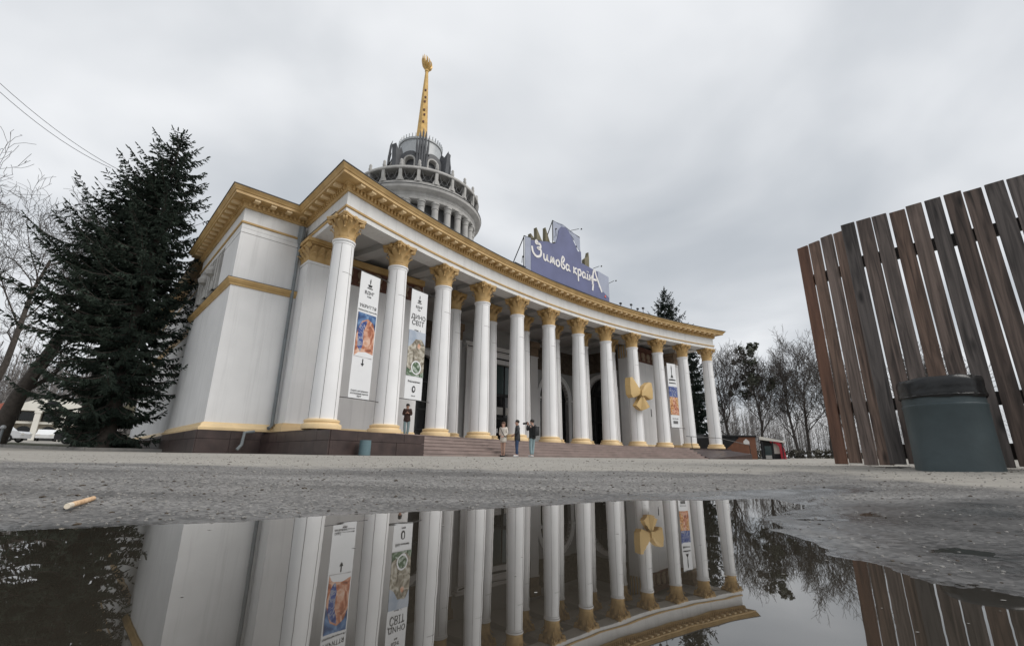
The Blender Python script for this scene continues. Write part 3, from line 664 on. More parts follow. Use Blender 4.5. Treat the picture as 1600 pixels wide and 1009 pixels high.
pm=MB(); pm.box(-.16,.16,6.88,7.2,27.1,28.45); pm.prism([(-.42,27.1),(.42,27.1),(.16,27.75),(-.16,27.75)],6.95,7.12,T=Matrix(((1,0,0,0),(0,0,1,0),(0,1,0,0),(0,0,0,1)))); pm=pm.data('balustrade_post','stone_grey')
gm=MB(); S_=Matrix(((1,0,0,0),(0,0,1,0),(0,1,0,0),(0,0,0,1)))
gm.tube([(-.62,7.03,28.4),(-.3,7.03,27.5),(0,7.03,27.25),(.3,7.03,27.5),(.62,7.03,28.4)],.045,5); gm.tube([(-.62,7.03,27.15),(0,7.03,28.1),(.62,7.03,27.15)],.035,5); gm=gm.data('balustrade_grille','stone_dark')
fm=MB(); fm.lathe([(.12,28.78),(.16,28.85),(.2,29.05),(.13,29.3),(.17,29.42),(.1,29.6),(.02,29.66)],8,T=Matrix.Translation((0,7.05,0))); fm=fm.data('finial','stone_grey',smooth=40)
for i in range(24):
    a=2*PI*i/24
    link('balustrade_post',pm,TW,(TC[0],TC[1],0),(0,0,a)); link('balustrade_grille',gm,TW,(TC[0],TC[1],0),(0,0,a+PI/24)); link('finial',fm,TW,(TC[0],TC[1],0),(0,0,a))
# upper lantern with dormers, sheaf emblem, fins and spire
LN=part(tl([(3.1,27),(3.0,31.5),(2.75,33.2),(2.5,34.0),(2.5,35.6),(2.62,35.65),(2.62,35.9),(1.9,36.0)],32),'lantern','light_metal',smooth=30)
part(tl([(3.14,30.2),(3.06,31.6),(2.8,33.25),(2.9,33.3),(2.9,33.5),(2.5,33.55)],32),'lantern_roof','sheet_dark',parent=LN,smooth=30)
for i in range(36):
    a=2*PI*i/36; 
rb=MB()
for i in range(40):
    a=2*PI*i/40; rb.box(-.03,.03,2.52,2.66,35.9,36.35,T=Matrix.Translation((TC[0],TC[1],0))@Matrix.Rotation(a,4,'Z'))
part(rb,'lantern_railing','light_metal',parent=LN)
for i in range(8):
    a=2*PI*i/8+R(153)+PI/8; T=Matrix.Translation((TC[0],TC[1],0))@Matrix.Rotation(a,4,'Z'); mb=MB(); hd=MB()
    n=10; f=lambda t,q:(-q*math.cos(t),32.0+q*math.sin(t))
    for k in range(n): 
        t0,t1=PI*k/n,PI*(k+1)/n; mb.prism([f(t0,.55),f(t0,.72),f(t1,.72),f(t1,.55)],2.6,3.5,T=T@S_); hd.prism([f(t0,.73),f(t0,1.1+.25*math.sin(t0)),f(t1,1.1+.25*math.sin(t1)),f(t1,.73)],2.5,3.42,T=T@S_)
    for s in (-1,1): mb.box(s*.65-.1,s*.65+.1,2.6,3.5,30,32,T=T)
    hd.box(-1.1,-.75,2.5,3.42,29.5,32,T=T); hd.box(.75,1.1,2.5,3.42,29.5,32,T=T); d=part(mb,'dormer','stone_grey',parent=LN); part(hd,'dormer_hood','sheet_dark',parent=LN)
for i in range(4):
    a=R(153)+PI/4+PI/2+i*PI/2; T=Matrix.Translation((TC[0],TC[1],0))@Matrix.Rotation(a,4,'Z'); mb=MB()
    mb.prism([(2.9,28.5),(4.1,28.5),(4.25,32.2),(4.4,33.9),(3.9,33.3),(3.5,33.9),(3.2,33.2),(2.9,33.4)],-.3,.3,T=T@Matrix(((1,0,0,0),(0,0,1,0),(0,1,0,0),(0,0,0,1)))); part(mb,'fin','sheet_dark',parent=LN)
for i in range(4):
    a=R(153)+i*PI/2; T=Matrix.Translation((TC[0],TC[1],0))@Matrix.Rotation(a,4,'Z')
    for k,(x,zt,rr) in enumerate(((-.62,35.5,.13),(-.3,36.2,.15),(.0,36.5,.16),(.3,36.1,.15),(.62,35.3,.13))):
        part(MB().tube([T@Vector(p) for p in ((x*.75,3.45,29),(x*.85,3.6,32),(x,3.6,33.8),(x*1.05,3.5,zt-.7),(x*1.1,3.35,zt))],[rr,rr*1.1,rr,rr*.7,.02],8),'sheaf_spike','sheet_dark',parent=LN)
    part(MB().tube([T@Vector((-.8,3.62,32.8)),T@Vector((.8,3.62,32.8))],.12,6),'sheaf_band','sheet_dark',parent=LN)
sp_=MB().lathe([(.98,35.8),(.74,37.0),(.66,38.5),(.50,42.0),(.34,45.2),(.20,47.7),(.26,47.75),(.26,48.0),(.16,48.1)],8,T=Matrix.Translation((TC[0],TC[1],0))); SPI=part(sp_,'spire','gold_metal')
for z in (39.5,40.6,41.3,42.6,43.3,44.4): 
    rr=np.interp(z,[38.5,42,45.2],[.66,.50,.34]); part(MB().box(-.11,.11,rr*.9,rr+.03,z,z+.28,T=Matrix.Translation((TC[0],TC[1],0))@Matrix.Rotation(PI-.45+.15*math.sin(z*7),4,'Z')),'spire_vent','relief_brown',parent=SPI)
mb=MB()
for k in range(12):
    a=2*PI*k/12; lf=.5+.5*math.cos(a-2.6); h=.9+1.25*lf; pts=[]
    for t in np.linspace(0,1,8):
        rr=.10+.62*math.sin(min(1,t*1.1)*PI*.55)*(1-.25*t); tw=a+.55*math.sin(t*2.6); pts.append((TC[0]+rr*math.cos(tw)-.12*t*lf,TC[1]+rr*math.sin(tw),48.0+h*t))
    mb.tube(pts,[.08,.12,.15,.15,.13,.10,.06,.01],6)
for k in range(6):
    a=2*PI*k/6+.3; pts=[(TC[0]+.28*math.cos(a+.9*t)*math.sin(PI*min(1,t+.15)),TC[1]+.28*math.sin(a+.9*t)*math.sin(PI*min(1,t+.15)),48.1+1.35*t) for t in np.linspace(0,1,6)]
    mb.tube(pts,[.12,.15,.14,.11,.07,.01],5)
mb.lathe([(.14,47.9),(.34,48.15),(.42,48.35),(.1,48.5)],10,T=Matrix.Translation((TC[0],TC[1],0))); mb.tube([(TC[0],TC[1],49.2),(TC[0],TC[1],50.2)],.03,5)
part(mb,'flame_finial','gold_metal',smooth=50,parent=SPI)
# ------------------------------------------------------------------ banners between the columns
def print_material(name,stops,scale,dist=1.2,seed=0.):
    m=bpy.data.materials.new(name); m.use_nodes=True; t=m.node_tree; n=t.nodes.new; l=t.links.new; b=t.nodes['Principled BSDF']; b.inputs['Roughness'].default_value=.7
    tcx=n('ShaderNodeTexCoord'); mp=n('ShaderNodeMapping'); mp.inputs['Location'].default_value=(seed,seed*1.7,seed*.3); l(tcx.outputs['Object'],mp.inputs[0])
    no=n('ShaderNodeTexNoise'); no.inputs['Scale'].default_value=scale; no.inputs['Detail'].default_value=3; no.inputs['Distortion'].default_value=dist; l(mp.outputs[0],no.inputs['Vector'])
    r=n('ShaderNodeValToRGB'); el=r.color_ramp.elements
    while len(el)<len(stops): el.new(.5)
    for e_,(p,c) in zip(el,stops): e_.position=p; e_.color=(*c,1)
    l(no.outputs['Fac'],r.inputs[0]); l(r.outputs[0],b.inputs['Base Color']); return m
MT['print_orange']=print_material('print_orange',[(.25,(.10,.03,.015)),(.45,(.42,.15,.08)),(.6,(.62,.36,.25)),(.75,(.70,.55,.45))],2.2,1.5,3.1)
MT['print_blue']=print_material('print_blue',[(.3,(.02,.04,.10)),(.5,(.05,.12,.28)),(.7,(.20,.32,.50))],2.0,1.0,1.3)
MT['print_dino']=print_material('print_dino',[(.28,(.07,.06,.045)),(.46,(.24,.21,.16)),(.6,(.46,.43,.36)),(.75,(.62,.60,.55))],2.6,1.8,5.2)
MT['print_green']=print_material('print_green',[(.3,(.03,.05,.03)),(.5,(.10,.16,.09)),(.7,(.5,.55,.5))],3.5,1.8,2.2)
MT['print_paint']=print_material('print_paint',[(.3,(.10,.03,.02)),(.45,(.50,.20,.06)),(.58,(.70,.48,.25)),(.72,(.10,.10,.16))],3.0,2.0,7.7)
MT['print_star']=print_material('print_star',[(.3,(.02,.035,.14)),(.5,(.06,.10,.30)),(.62,(.35,.36,.40)),(.75,(.05,.09,.28))],3.4,2.6,9.1)
MT['print_sky']=print_material('print_sky',[(.3,(.30,.36,.45)),(.7,(.48,.52,.58))],1.5,.5,4)
def flat(o): return o
class Banner:
    def __init__(s,phi,z0,z1,wd,label):
        c=W(*pol(phi,R0-.05),z0); s.t=thing('hanging_banner',label,'banner',c,BANG-R(phi),'tall banners hung between the columns'); s.w=wd; s.h=z1-z0
        n=14; mb=MB(); vs=[];fs=[]
        for i in range(n+1):
            for k in range(7):
                x=(-.5+k/6)*wd; z=s.h*i/n; vs.append((x,.006*math.sin(i*.9+k*.5)+.004*math.sin(k*1.3),z))
        for i in range(n):
            for k in range(6): fs.append((i*7+k,i*7+k+1,(i+1)*7+k+1,(i+1)*7+k))
        mb.mesh(vs,fs); mb.mesh([(a,b+.012,c_) for a,b,c_ in vs],[tuple(reversed(f)) for f in fs]); mb.build('cloth','banner_white',s.t,smooth=60)
        for zz,nm in ((s.h+.01,0),(-.01,1)): MB().tube([(-1.1,.0,zz-.02),(-wd/2,-.0,zz),(wd/2,0,zz),(1.1,0,zz-.02)],.018,5).build('cord','cord',s.t)
    def rect(s,x0,x1,z0,z1,m,name='print',y=-.016): return MB().box(x0,x1,y,y+.006,z0,z1).build(name,m,s.t)
    def poly(s,pts,m,name='print',y=-.019): return MB().prism([(p[0],p[1]) for p in pts],y,y+.004,T=Matrix(((1,0,0,0),(0,0,1,0),(0,1,0,0),(0,0,0,1)))).build(name,m,s.t)
    def ell(s,cx,cz,rx,rz,m,y=-.019,name='print'): return s.poly([(cx+rx*math.cos(2*PI*i/20),cz+rz*math.sin(2*PI*i/20)) for i in range(20)],m,name,y)
    def text(s,body,z,size,x=0,sp=1.0,y=-.014,bold=0):
        me=text_mesh(body,size,.003,spacing=sp); me.materials.append(MT['ink']); 
        o=link('lettering',me,s.t,(x,y,z),(PI/2,0,0)); return o
    def logo(s,z,sc=1.0):
        s.poly([(-.012*sc,z+.34*sc),(.012*sc,z+.34*sc),(.03*sc,z+.5*sc),(0,z+.62*sc),(-.03*sc,z+.5*sc)],'ink','logo'); s.poly([(-.13*sc,z+.30*sc),(.13*sc,z+.30*sc),(.08*sc,z+.2*sc),(-.08*sc,z+.2*sc)],'ink','logo'); s.poly([(-.16*sc,z+.15*sc),(.16*sc,z+.15*sc),(.16*sc,z+.11*sc),(-.16*sc,z+.11*sc)],'ink','logo')
b=Banner(-15.0,2.42,8.02,1.12,'tall white banner with blue and orange picture between the first two columns'); H_=b.h
b.logo(H_-.80,.95); b.text('ВДНГ',H_-.97,.20); b.text('Київ',H_-1.12,.11); b.text('УКРИТТЯ',H_-1.62,.20,sp=1.05); b.text('Найпростіше укриття №2',H_-1.78,.085)
b.rect(-.50,.50,1.78,3.72,'print_orange'); b.poly([(-.50,3.72),(.50,3.72),(.50,3.0),(.36,3.36),(.05,3.5),(-.25,3.35),(-.42,3.0),(-.5,2.7)],'print_blue'); b.poly([(-.42,2.98),(-.25,3.28),(.02,3.42),(.02,3.3),(-.12,2.9),(-.1,2.3),(-.2,2.0),(-.38,2.2)],'print_star'); b.ell(.22,2.7,.2,.5,'print_orange',-.022); b.poly([(-.5,1.78),(.5,1.78),(.5,1.95),(.1,2.02),(-.3,1.95)],'banner_white')
b.poly([(-.025,1.70),(.025,1.70),(.025,1.5),(.09,1.5),(0,1.38),(-.09,1.5),(-.025,1.5)],'ink','arrow')
b.text('Скануй, щоб дізнатися',.30,.085); b.text('розташування укриттів',.19,.085); b.text('ВДНГ',.08,.085)
b=Banner(-12.08,2.72,8.2,1.12,'tall white banner with a dinosaur skull picture beside the second column'); H_=b.h
b.logo(H_-.75,.85); b.text('ВДНГ',H_-.92,.17); b.text('Київ',H_-1.05,.09); b.text('ДИНО',H_-1.50,.32); b.text('СВІТ',H_-1.82,.34); b.text('пав. 1',H_-2.14,.16)
b.rect(-.56,.56,1.12,3.36,'print_dino'); b.poly([(-.56,3.36),(.56,3.36),(.56,2.7),(.3,3.0),(0,2.95),(-.4,2.6),(-.56,2.5)],'print_sky'); b.poly([(-.4,2.55),(-.1,2.95),(.35,2.95),(.5,2.6),(.45,2.2),(.25,1.9),(-.05,2.2),(-.35,2.25)],'print_dino',y=-.022); b.ell(.15,2.62,.10,.13,'print_orange',-.025); b.ell(.05,1.55,.33,.34,'banner_white',-.025); b.ell(.05,1.55,.26,.28,'print_green',-.028); b.poly([(-.56,1.12),(.56,1.12),(.56,1.4),(.2,1.2),(-.56,1.5)],'print_green')
b.text('Вхід щоденно',.82,.12); b.ell(0,.5,.11,.16,'ink'); b.ell(0,.5,.05,.09,'banner_white',-.022); b.text('dinosvit',.16,.08)
b=Banner(11.95,2.72,8.2,1.08,'tall white banner with blue and orange painting near the right end column'); H_=b.h
b.poly([(-.02,H_-1.2),(.02,H_-1.2),(.05,H_-.4),(0,H_-.12),(-.05,H_-.4)],'ink','logo'); b.poly([(-.17,H_-1.25),(.17,H_-1.25),(.05,H_-1.0),(-.05,H_-1.0)],'ink','logo'); b.text('ВДНГ',H_-1.45,.14)
b.rect(-.42,.42,3.98,4.08,'ink','lettering'); b.rect(-.42,.42,3.72,3.80,'ink','lettering')
b.rect(-.54,.54,2.55,3.45,'print_star'); b.rect(-.54,.54,1.05,2.548,'print_paint'); b.poly([(-.2,2.5),(.1,2.55),(.25,2.0),(.5,1.5),(.5,1.1),(-.4,1.1),(-.1,1.6)],'print_orange')
b.text('вхід вільний',.7,.12); b.rect(-.28,.28,.32,.55,'stone_dark','lettering')
# ------------------------------------------------------------------ cardboard bow on the ninth column
c=W(*pol(7.15,R0-.78),3.75); BW=thing('cardboard_bow','large tan three-lobed bow hung in front of the columns','bow',c,BANG-R(7.15)); BW.scale=(.92,.92,.95)
SV=Matrix(((1,0,0,0),(0,0,1,0),(0,1,0,0),(0,0,0,1)))
def lobe(pts_out,hub,name,d0=.05,d1=.42):
    mb=MB(); n=len(pts_out); vs=[(hub[0],-.28,hub[1])]+[(p[0],-.1-.18*math.sin(PI*i/(n-1)),p[1]) for i,p in enumerate(pts_out)]+[(hub[0],d0+.05,hub[1])]+[(p[0],d1,p[1]) for p in pts_out]
    fs=[(0,i,i+1) for i in range(1,n)]+[(n+1,n+1+i+1,n+1+i) for i in range(1,n)]+[(i,n+1+i,n+2+i,i+1) for i in range(1,n)]+[(0,n+1,n+2,1),(0,n,2*n+1,n+1)]
    mb.mesh(vs,fs); return mb.build(name,'bow_card',BW,(0,0,0))
lobe([(-.12,1.22),(-.7,1.02),(-1.15,.95),(-1.42,1.2),(-1.48,1.9),(-1.42,2.58),(-1.1,2.62),(-.6,2.25),(-.12,1.62)],(0,1.4),'left_loop',d1=.3)
lobe([(.12,1.62),(.55,2.1),(1.1,2.42),(1.38,2.36),(1.46,1.7),(1.4,1.05),(1.15,.95),(.7,1.1),(.12,1.24)],(0,1.4),'right_loop',d1=.3)
lobe([(-.05,.98),(-.85,.35),(-.45,.12),(-.02,0)],(0,1.3),'left_tail',d1=.15); lobe([(.02,0),(.5,.16),(.95,.35),(.08,.98)],(0,1.3),'right_tail',d1=.15)
MB().prism([(-.2,1.15),(.2,1.2),(.24,1.6),(-.18,1.62)],-.42,.1,T=SV).build('knot','bow_card',BW)
MB().box(-.05,.05,.1,.72,1.3,1.45).build('bracket','frame_black',BW)
# ------------------------------------------------------------------ roof sign
c=W(0,60.75,11.85); SG=thing('roof_sign','blue roof sign with white script lettering on a scaffold frame','sign',c,BANG); 
def sg(pts,m,name,y0=-.02,y1=.02): return MB().prism(pts,y0,y1,T=SV).build(name,m,SG)
main=[(-4.32,.12),(4.55,.12),(4.55,2.28),(1.15,2.5),(1.12,3.45),(.75,3.35),(.45,3.8),(.05,4.3),(-.35,4.75),(-.72,4.85),(-1.1,4.78),(-1.4,4.4),(-1.55,3.7),(-1.75,3.2),(-2.05,3.02),(-2.6,2.98),(-3.3,2.78),(-4.32,2.5)]
main=[(x,min(z*.97,9)) for x,z in main]
sg([(x,z) for x,z in main if True],'sign_blue','blue_panel')
sg([(-4.85,.1),(-4.34,.1),(-4.34,2.55),(-4.85,2.5)],'sign_pale','mesh_panel'); sg([(3.15,1.05),(4.58,.45),(4.58,2.26),(3.15,2.38)],'sign_pale','mesh_panel',-.028,-.022)
sg([(-1.95,3.25),(-1.5,3.0),(-.9,4.9),(.3,4.2),(.9,3.4),(1.1,3.5),(1.1,4.5),(-1.95,4.78)],'sign_pale','mesh_panel',.03,.05)
fr=MB()
def bar(a,b,r=.035): MB().tube([(a[0],a[1],a[2]),(b[0],b[1],b[2])],r,5).build('frame_bar','frame_black',SG)
for a,b in (((-4.88,.1,0),(-4.88,.1,2.58)),((-4.88,.1,2.58),(-4.3,.1,2.62)),((-4.3,.1,2.62),(-2.0,.1,2.9)),((-1.97,.1,.1),(-1.97,.1,4.85)),((-1.97,.1,4.85),(1.14,.1,4.6)),((1.14,.1,4.6),(1.14,.1,.1)),((-.4,.1,4.75),(-.4,.1,3.0)),((1.14,.1,4.5),(.35,.1,3.1)),((-.4,.1,4.7),(-1.2,.1,3.2)),((1.14,.1,2.45),(4.62,.1,2.3)),((4.62,.1,2.3),(4.62,.1,.05)),((3.2,.1,2.36),(3.2,.1,.1)),((-4.88,.1,2.5),(-4.88,1.7,.05)),((-1.97,.1,4.8),(-1.97,2.6,.05)),((1.14,.1,4.5),(1.14,2.4,.05)),((4.62,.1,2.3),(4.62,1.7,.05)),((3.2,.1,1.4),(4.62,.1,1.3)),((3.2,.1,1.4),(4.1,.1,.35)),((4.6,.1,1.3),(4.1,.1,.35)),((-4.88,.1,.1),(4.62,.1,.1)),((-5.6,.1,.02),(-4.88,.1,.1)),((-5.9,-.1,.28),(-4.9,-.1,.22))): bar(a,b)
for x,z,dx in ((.0,4.72,.5),(-5.15,.5,-.5),(2.6,2.42,.25),(4.62,1.75,.12),(-1.7,3.65,-.7)):
    MB().tube([(x,.0,z),(x+dx*.8,-.45,z+.12)],.022,5).lathe([(.02,0),(.05,.03),(.055,.11),(.02,.12)],8,T=Matrix.Translation((x+dx,-.55,z+.05))@Matrix.Rotation(1.0,4,'X')).build('floodlight','frame_black',SG)
sg([(4.0+.14*math.cos(i*PI/3+ .3)*(1 if i%2 else .5),.46+.14*math.sin(i*PI/3+.3)*(1 if i%2 else .5)) for i in range(6)],'star_red','red_star',-.05,-.03)
# script lettering as ribbons
def cr(P,n=6):
    P=[Vector(p) for p in P]; out=[]; Q=[P[0]*2-P[1]]+P+[P[-1]*2-P[-2]]
    for i in range(1,len(Q)-2):
        for k in range(n):
            t=k/n; a,b,c_,d=Q[i-1],Q[i],Q[i+1],Q[i+2]
            out.append(.5*((2*b)+(c_-a)*t+(2*a-5*b+4*c_-d)*t*t+(3*b-a-3*c_+d)*t**3))
    return out+[P[-1]]
L_={'З':([[(.55,1.0),(.35,1.22),(.3,1.0),(.7,1.05),(.75,.8),(.45,.68),(.8,.6),(.75,.2),(.35,.02),(.0,.25),(-.1,.65)]],1.0),
'и':([[(0,.5),(.02,.15),(.15,.02),(.3,.2),(.36,.5),(.38,.12),(.5,.02)]],.55),
'м':([[(0,.02),(.12,.1),(.2,.5),(.3,.1),(.42,.5),(.5,.1),(.6,.03)]],.62),
'о':([[(.25,.5),(.05,.35),(.08,.05),(.3,.03),(.42,.25),(.28,.5),(.2,.42)]],.5),
'в':([[(.1,.3),(.4,.75),(.25,.95),(.1,.6),(.1,.1),(.35,.02),(.42,.25),(.15,.4)]],.52),
'а':([[(.35,.42),(.12,.48),(.02,.2),(.15,.02),(.34,.2),(.38,.48),(.38,.12),(.52,.03)]],.55),
' ':([],.25),
'к':([[(.05,.55),(.05,.02)],[(.38,.55),(.1,.3),(.4,.02)]],.46),
'р':([[(.05,.55),(.08,-.45)],[(.07,.4),(.3,.55),(.42,.3),(.28,.06),(.08,.15)]],.52),
'ї':([[(.05,.5),(.06,.1),(.18,.03)]],.25),
'н':([[(.05,.52),(.05,.02)],[(.05,.28),(.34,.28)],[(.34,.52),(.34,.02)]],.45),
'А':([[(-.1,-.25),(.0,.6),(.12,1.0),(.28,1.05),(.45,.6),(1.1,-.55)],[(-.02,.25),(.45,.3)],[(-.12,-.7),(0,-.1)]],1.0)}
x=-4.15; S=.98
for ch in 'Зимова країнА':
    strokes,adv=L_[ch]; mb=MB()
    for st in strokes:
        pts=cr(st); lift=[]; n=len(pts); base=1.28-.02*x
        for i,p in enumerate(pts):
            lift.append((x+p.x*S,base+p.y*S))
        vs=[];fs=[]
        for i in range(n):
            a=Vector(lift[max(i-1,0)]); b_=Vector(lift[min(i+1,n-1)]); d=(b_-a); d=d.normalized() if d.length>1e-6 else Vector((1,0)); nn=Vector((-d.y,d.x)); wd=.085 if ch in 'ЗА' else .066
            p=Vector(lift[i]); 
            for s in (-1,1): q=p+nn*wd*s; vs+= [(q.x,-.045,q.y),(q.x,-.03,q.y)]
        for i in range(n-1):
            a=i*4;b_=a+4; fs+=[(a,a+2,b_+2,b_),(a+1,b_+1,b_+3,a+3),(a,b_,b_+1,a+1),(a+2,a+3,b_+3,b_+2)]
        mb.mesh(vs,fs)
    if ch=='ї':
        for q in (0,.16): mb.box(x+q*S-.03,x+q*S+.05,-.045,-.03,1.9-.02*x,1.98-.02*x)
    if strokes: mb.build('letter','sign_letter',SG)
    x+=adv*S*1.09
# stone crown ornament behind the sign
c=W(-2.1,61.25,11.8); CR=thing('attic_ornament','olive stone crown of pointed leaves behind the roof sign','ornament',c,BANG)
for pts in ([(-1.75,0),(-1.2,0),(-1.15,2.6),(-1.45,2.95),(-1.85,3.25)],[(-1.15,0),(-.42,0),(-.40,2.75),(-.8,3.2),(-1.27,3.92)],[(-.38,0),(.45,0),(.45,2.9),(.1,3.3),(-.33,4.27)],[(.45,0),(1.0,0),(1.0,2.9),(.85,3.35),(.62,3.45),(.5,3.1)],[(4.15,0),(4.62,0),(4.72,3.5),(4.66,3.95),(4.55,3.55),(4.15,3.2)]):
    MB().prism(pts,-.14,.14,T=SV).build('leaf_blade','ornament_olive',CR)
MB().box(-1.8,4.7,-.18,.18,-.05,1.2).build('base','ornament_olive',CR)
# roof floodlights right of the sign
for i,(u,v,lab) in enumerate(((5.9,60.6,'small black floodlight on the roof edge just right of the sign'),(7.3,60.5,'lower black floodlight on the curved cornice, second from the sign'),(8.1,60.4,'upright black floodlight pole on the cornice, third from the sign'),(8.8,60.3,'rightmost small black floodlight on the cornice'))):
    t=thing('roof_floodlight',lab,'floodlight',W(u,v,11.755),BANG,'floodlights on the cornice'); MB().tube([(0,0,0),(0,0,.35+.2*(i%2))],.025,5).build('pole','frame_black',t); MB().box(-.09,.09,-.08,.06,.35+.2*(i%2),.48+.2*(i%2)).build('lamp_head','frame_black',t)
# ------------------------------------------------------------------ litter bins
def bin_thing(x,y,z,r,h,label,lid=True,m='bin_plastic'):
    t=thing('litter_bin',label,'litter bin',(x,y,z),.6,'litter bins')
    prof=[(r*.97,0),(r,.02*h),(r*.985,.35*h),(r*.985,.70*h),(r*1.0,.712*h),(r*1.0,.728*h),(r*.975,.74*h),(r*.975,.985*h),(r*.9,.985*h),(r*.88,.5*h)]
    MB().lathe(prof,40,cap=False).build('body',m,t,smooth=25)
    return t
t=bin_thing(2.86,3.07,.052,.215,.585,'round blue-grey plastic bin with black liner in front of the fence')
rg=random.Random(3); mb=MB(); n=48; rows=[(.218,.475),(.223,.486),(.219,.505),(.220,.53),(.222,.565),(.217,.592),(.20,.600),(.17,.56)]
for j,(rr,z) in enumerate(rows): pass
vs=[];fs=[]
for j,(rr,z) in enumerate(rows):
    for i in range(n):
        a=2*PI*i/n; q=rr+.0022*math.sin(i*2.6+j*.5)+rg.uniform(-.0012,.0012); vs.append((q*math.cos(a),q*math.sin(a),z+.003*math.sin(i*.9)+rg.uniform(-.001,.001)+(.008*math.cos(a-1.) if j<2 else .006*math.cos(a+2.))))
for j in range(len(rows)-1):
    for i in range(n): fs.append((j*n+i,j*n+(i+1)%n,(j+1)*n+(i+1)%n,(j+1)*n+i))
mb.mesh(vs,fs); mb.build('liner_bag','bin_bag',t,smooth=70)
MB().tube([(.2185*math.cos(q),.2185*math.sin(q),.484) for q in np.linspace(0,2*PI,33)],.007,5).build('liner_cord','bin_bag',t)
c=W(*pol(-17.15,PL-.36)); t=bin_thing(c.x,c.y,gz(c.x,c.y),.19,.50,'small pale blue-green bin against the dark granite plinth',m='bin_small')
# ------------------------------------------------------------------ wooden fence panels
def wood_material():
    m=bpy.data.materials.new('fence_wood'); m.use_nodes=True; t=m.node_tree; n=t.nodes.new; l=t.links.new; b=t.nodes['Principled BSDF']; b.inputs['Roughness'].default_value=.72
    tcx=n('ShaderNodeTexCoord'); oi=n('ShaderNodeObjectInfo'); ad=n('ShaderNodeVectorMath'); ad.operation='ADD'; l(tcx.outputs['Object'],ad.inputs[0])
    ml=n('ShaderNodeVectorMath'); ml.operation='SCALE'; cb_=n('ShaderNodeCombineXYZ'); 
    for i in range(3): l(oi.outputs['Random'],cb_.inputs[i])
    l(cb_.outputs[0],ml.inputs[0]); ml.inputs['Scale'].default_value=37.; l(ml.outputs[0],ad.inputs[1])
    mp=n('ShaderNodeMapping'); mp.inputs['Scale'].default_value=(26,26,1.5); l(ad.outputs[0],mp.inputs[0])
    no=n('ShaderNodeTexNoise'); no.inputs['Scale'].default_value=1.0; no.inputs['Detail'].default_value=6; no.inputs['Distortion'].default_value=1.4; l(mp.outputs[0],no.inputs['Vector'])
    mp2=n('ShaderNodeMapping'); mp2.inputs['Scale'].default_value=(7,7,2.2); l(ad.outputs[0],mp2.inputs[0])
    vo=n('ShaderNodeTexVoronoi'); vo.inputs['Scale'].default_value=1.0; l(mp2.outputs[0],vo.inputs['Vector'])
    k=n('ShaderNodeMapRange'); k.inputs[1].default_value=.05; k.inputs[2].default_value=.16; k.inputs[3].default_value=.25; k.inputs[4].default_value=1; l(vo.outputs['Distance'],k.inputs[0])
    r=n('ShaderNodeValToRGB'); el=r.color_ramp.elements; el[0].position=.30; el[0].color=(.040,.025,.018,1); el[1].position=.70; el[1].color=(.235,.148,.106,1); l(no.outputs['Fac'],r.inputs[0])
    hs=n('ShaderNodeHueSaturation'); l(r.outputs[0],hs.inputs['Color'])
    a=n('ShaderNodeMapRange'); a.inputs[3].default_value=.6; a.inputs[4].default_value=1.25; l(oi.outputs['Random'],a.inputs[0]); l(a.outputs[0],hs.inputs['Value'])
    c2=n('ShaderNodeMath'); c2.operation='FRACT'; c3=n('ShaderNodeMath'); c3.operation='MULTIPLY'; c3.inputs[1].default_value=7.31; l(oi.outputs['Random'],c3.inputs[0]); l(c3.outputs[0],c2.inputs[0])
    a2=n('ShaderNodeMapRange'); a2.inputs[3].default_value=.35; a2.inputs[4].default_value=1.1; l(c2.outputs[0],a2.inputs[0]); l(a2.outputs[0],hs.inputs['Saturation'])
    m_=n('ShaderNodeMixRGB'); m_.blend_type='MULTIPLY'; m_.inputs[0].default_value=1; l(hs.outputs[0],m_.inputs[1]); l(k.outputs[0],m_.inputs[2]); l(m_.outputs[0],b.inputs['Base Color'])
    bp=n('ShaderNodeBump'); bp.inputs['Strength'].default_value=.35; bp.inputs['Distance'].default_value=.004; l(no.outputs['Fac'],bp.inputs['Height']); l(bp.outputs[0],b.inputs['Normal'])
    return m
MT['fence_wood']=wood_material()
MT['fence_orange']=mat('fence_orange',(.125,.062,.040),.72,.45,1,bump=.3,bscale=3,stretch=(26,26,2.2),col2=(.21,.105,.066))
def fence(A,B,n,label,zb,zt,first=None,seed=1):
    A=Vector(A);B=Vector(B); d=(B-A); Lg=d.length; d.normalize(); g=gz(A.x,A.y)-.002; ang=math.atan2(d.y,d.x)
    t=thing('wooden_fence_panel',label,'fence',(A.x,A.y,g),ang,'upright plank fence panels'); rg=random.Random(seed); p=Lg/n
    # local x along the fence, local -y faces the camera
    for i in range(n):
        w_=p-rg.uniform(.011,.0155); x0=i*p+rg.uniform(0,.0015); z0=zb+rg.uniform(-.012,.012); z1=zt+rg.uniform(-.012,.012); tw=rg.uniform(-.0025,.0025)
        bm=bmesh.new(); bmesh.ops.create_cube(bm,size=1)
        for v in bm.verts:
            tx=v.co.z+.5; v.co=Vector(((v.co.x)*w_,(v.co.y)*.022,z0+(z1-z0)*tx)); v.co.x+=tw*tx; v.co.y+=.004*math.sin(tx*3+i)
        bmesh.ops.bevel(bm,geom=bm.edges[:],offset=.003,segments=1,affect='EDGES')
        me=bpy.data.meshes.new('plank'); bm.to_mesh(me); bm.free(); me.materials.append(MT['fence_orange' if (first and i==0) else 'fence_wood'])
        link('plank',me,t,(x0+w_/2,rg.uniform(-.004,.004)-.03,0))
    for z in (.50,1.70): MB().box(.01,Lg-.01,-.016,.03,z-.045,z+.045).build('rail','skid',t)
    return t,Lg
t,Lg=fence((2.80,4.11),(3.0,3.72),4,'narrow dark plank fence panel at the far end with one orange board',.045,2.05,True,4)
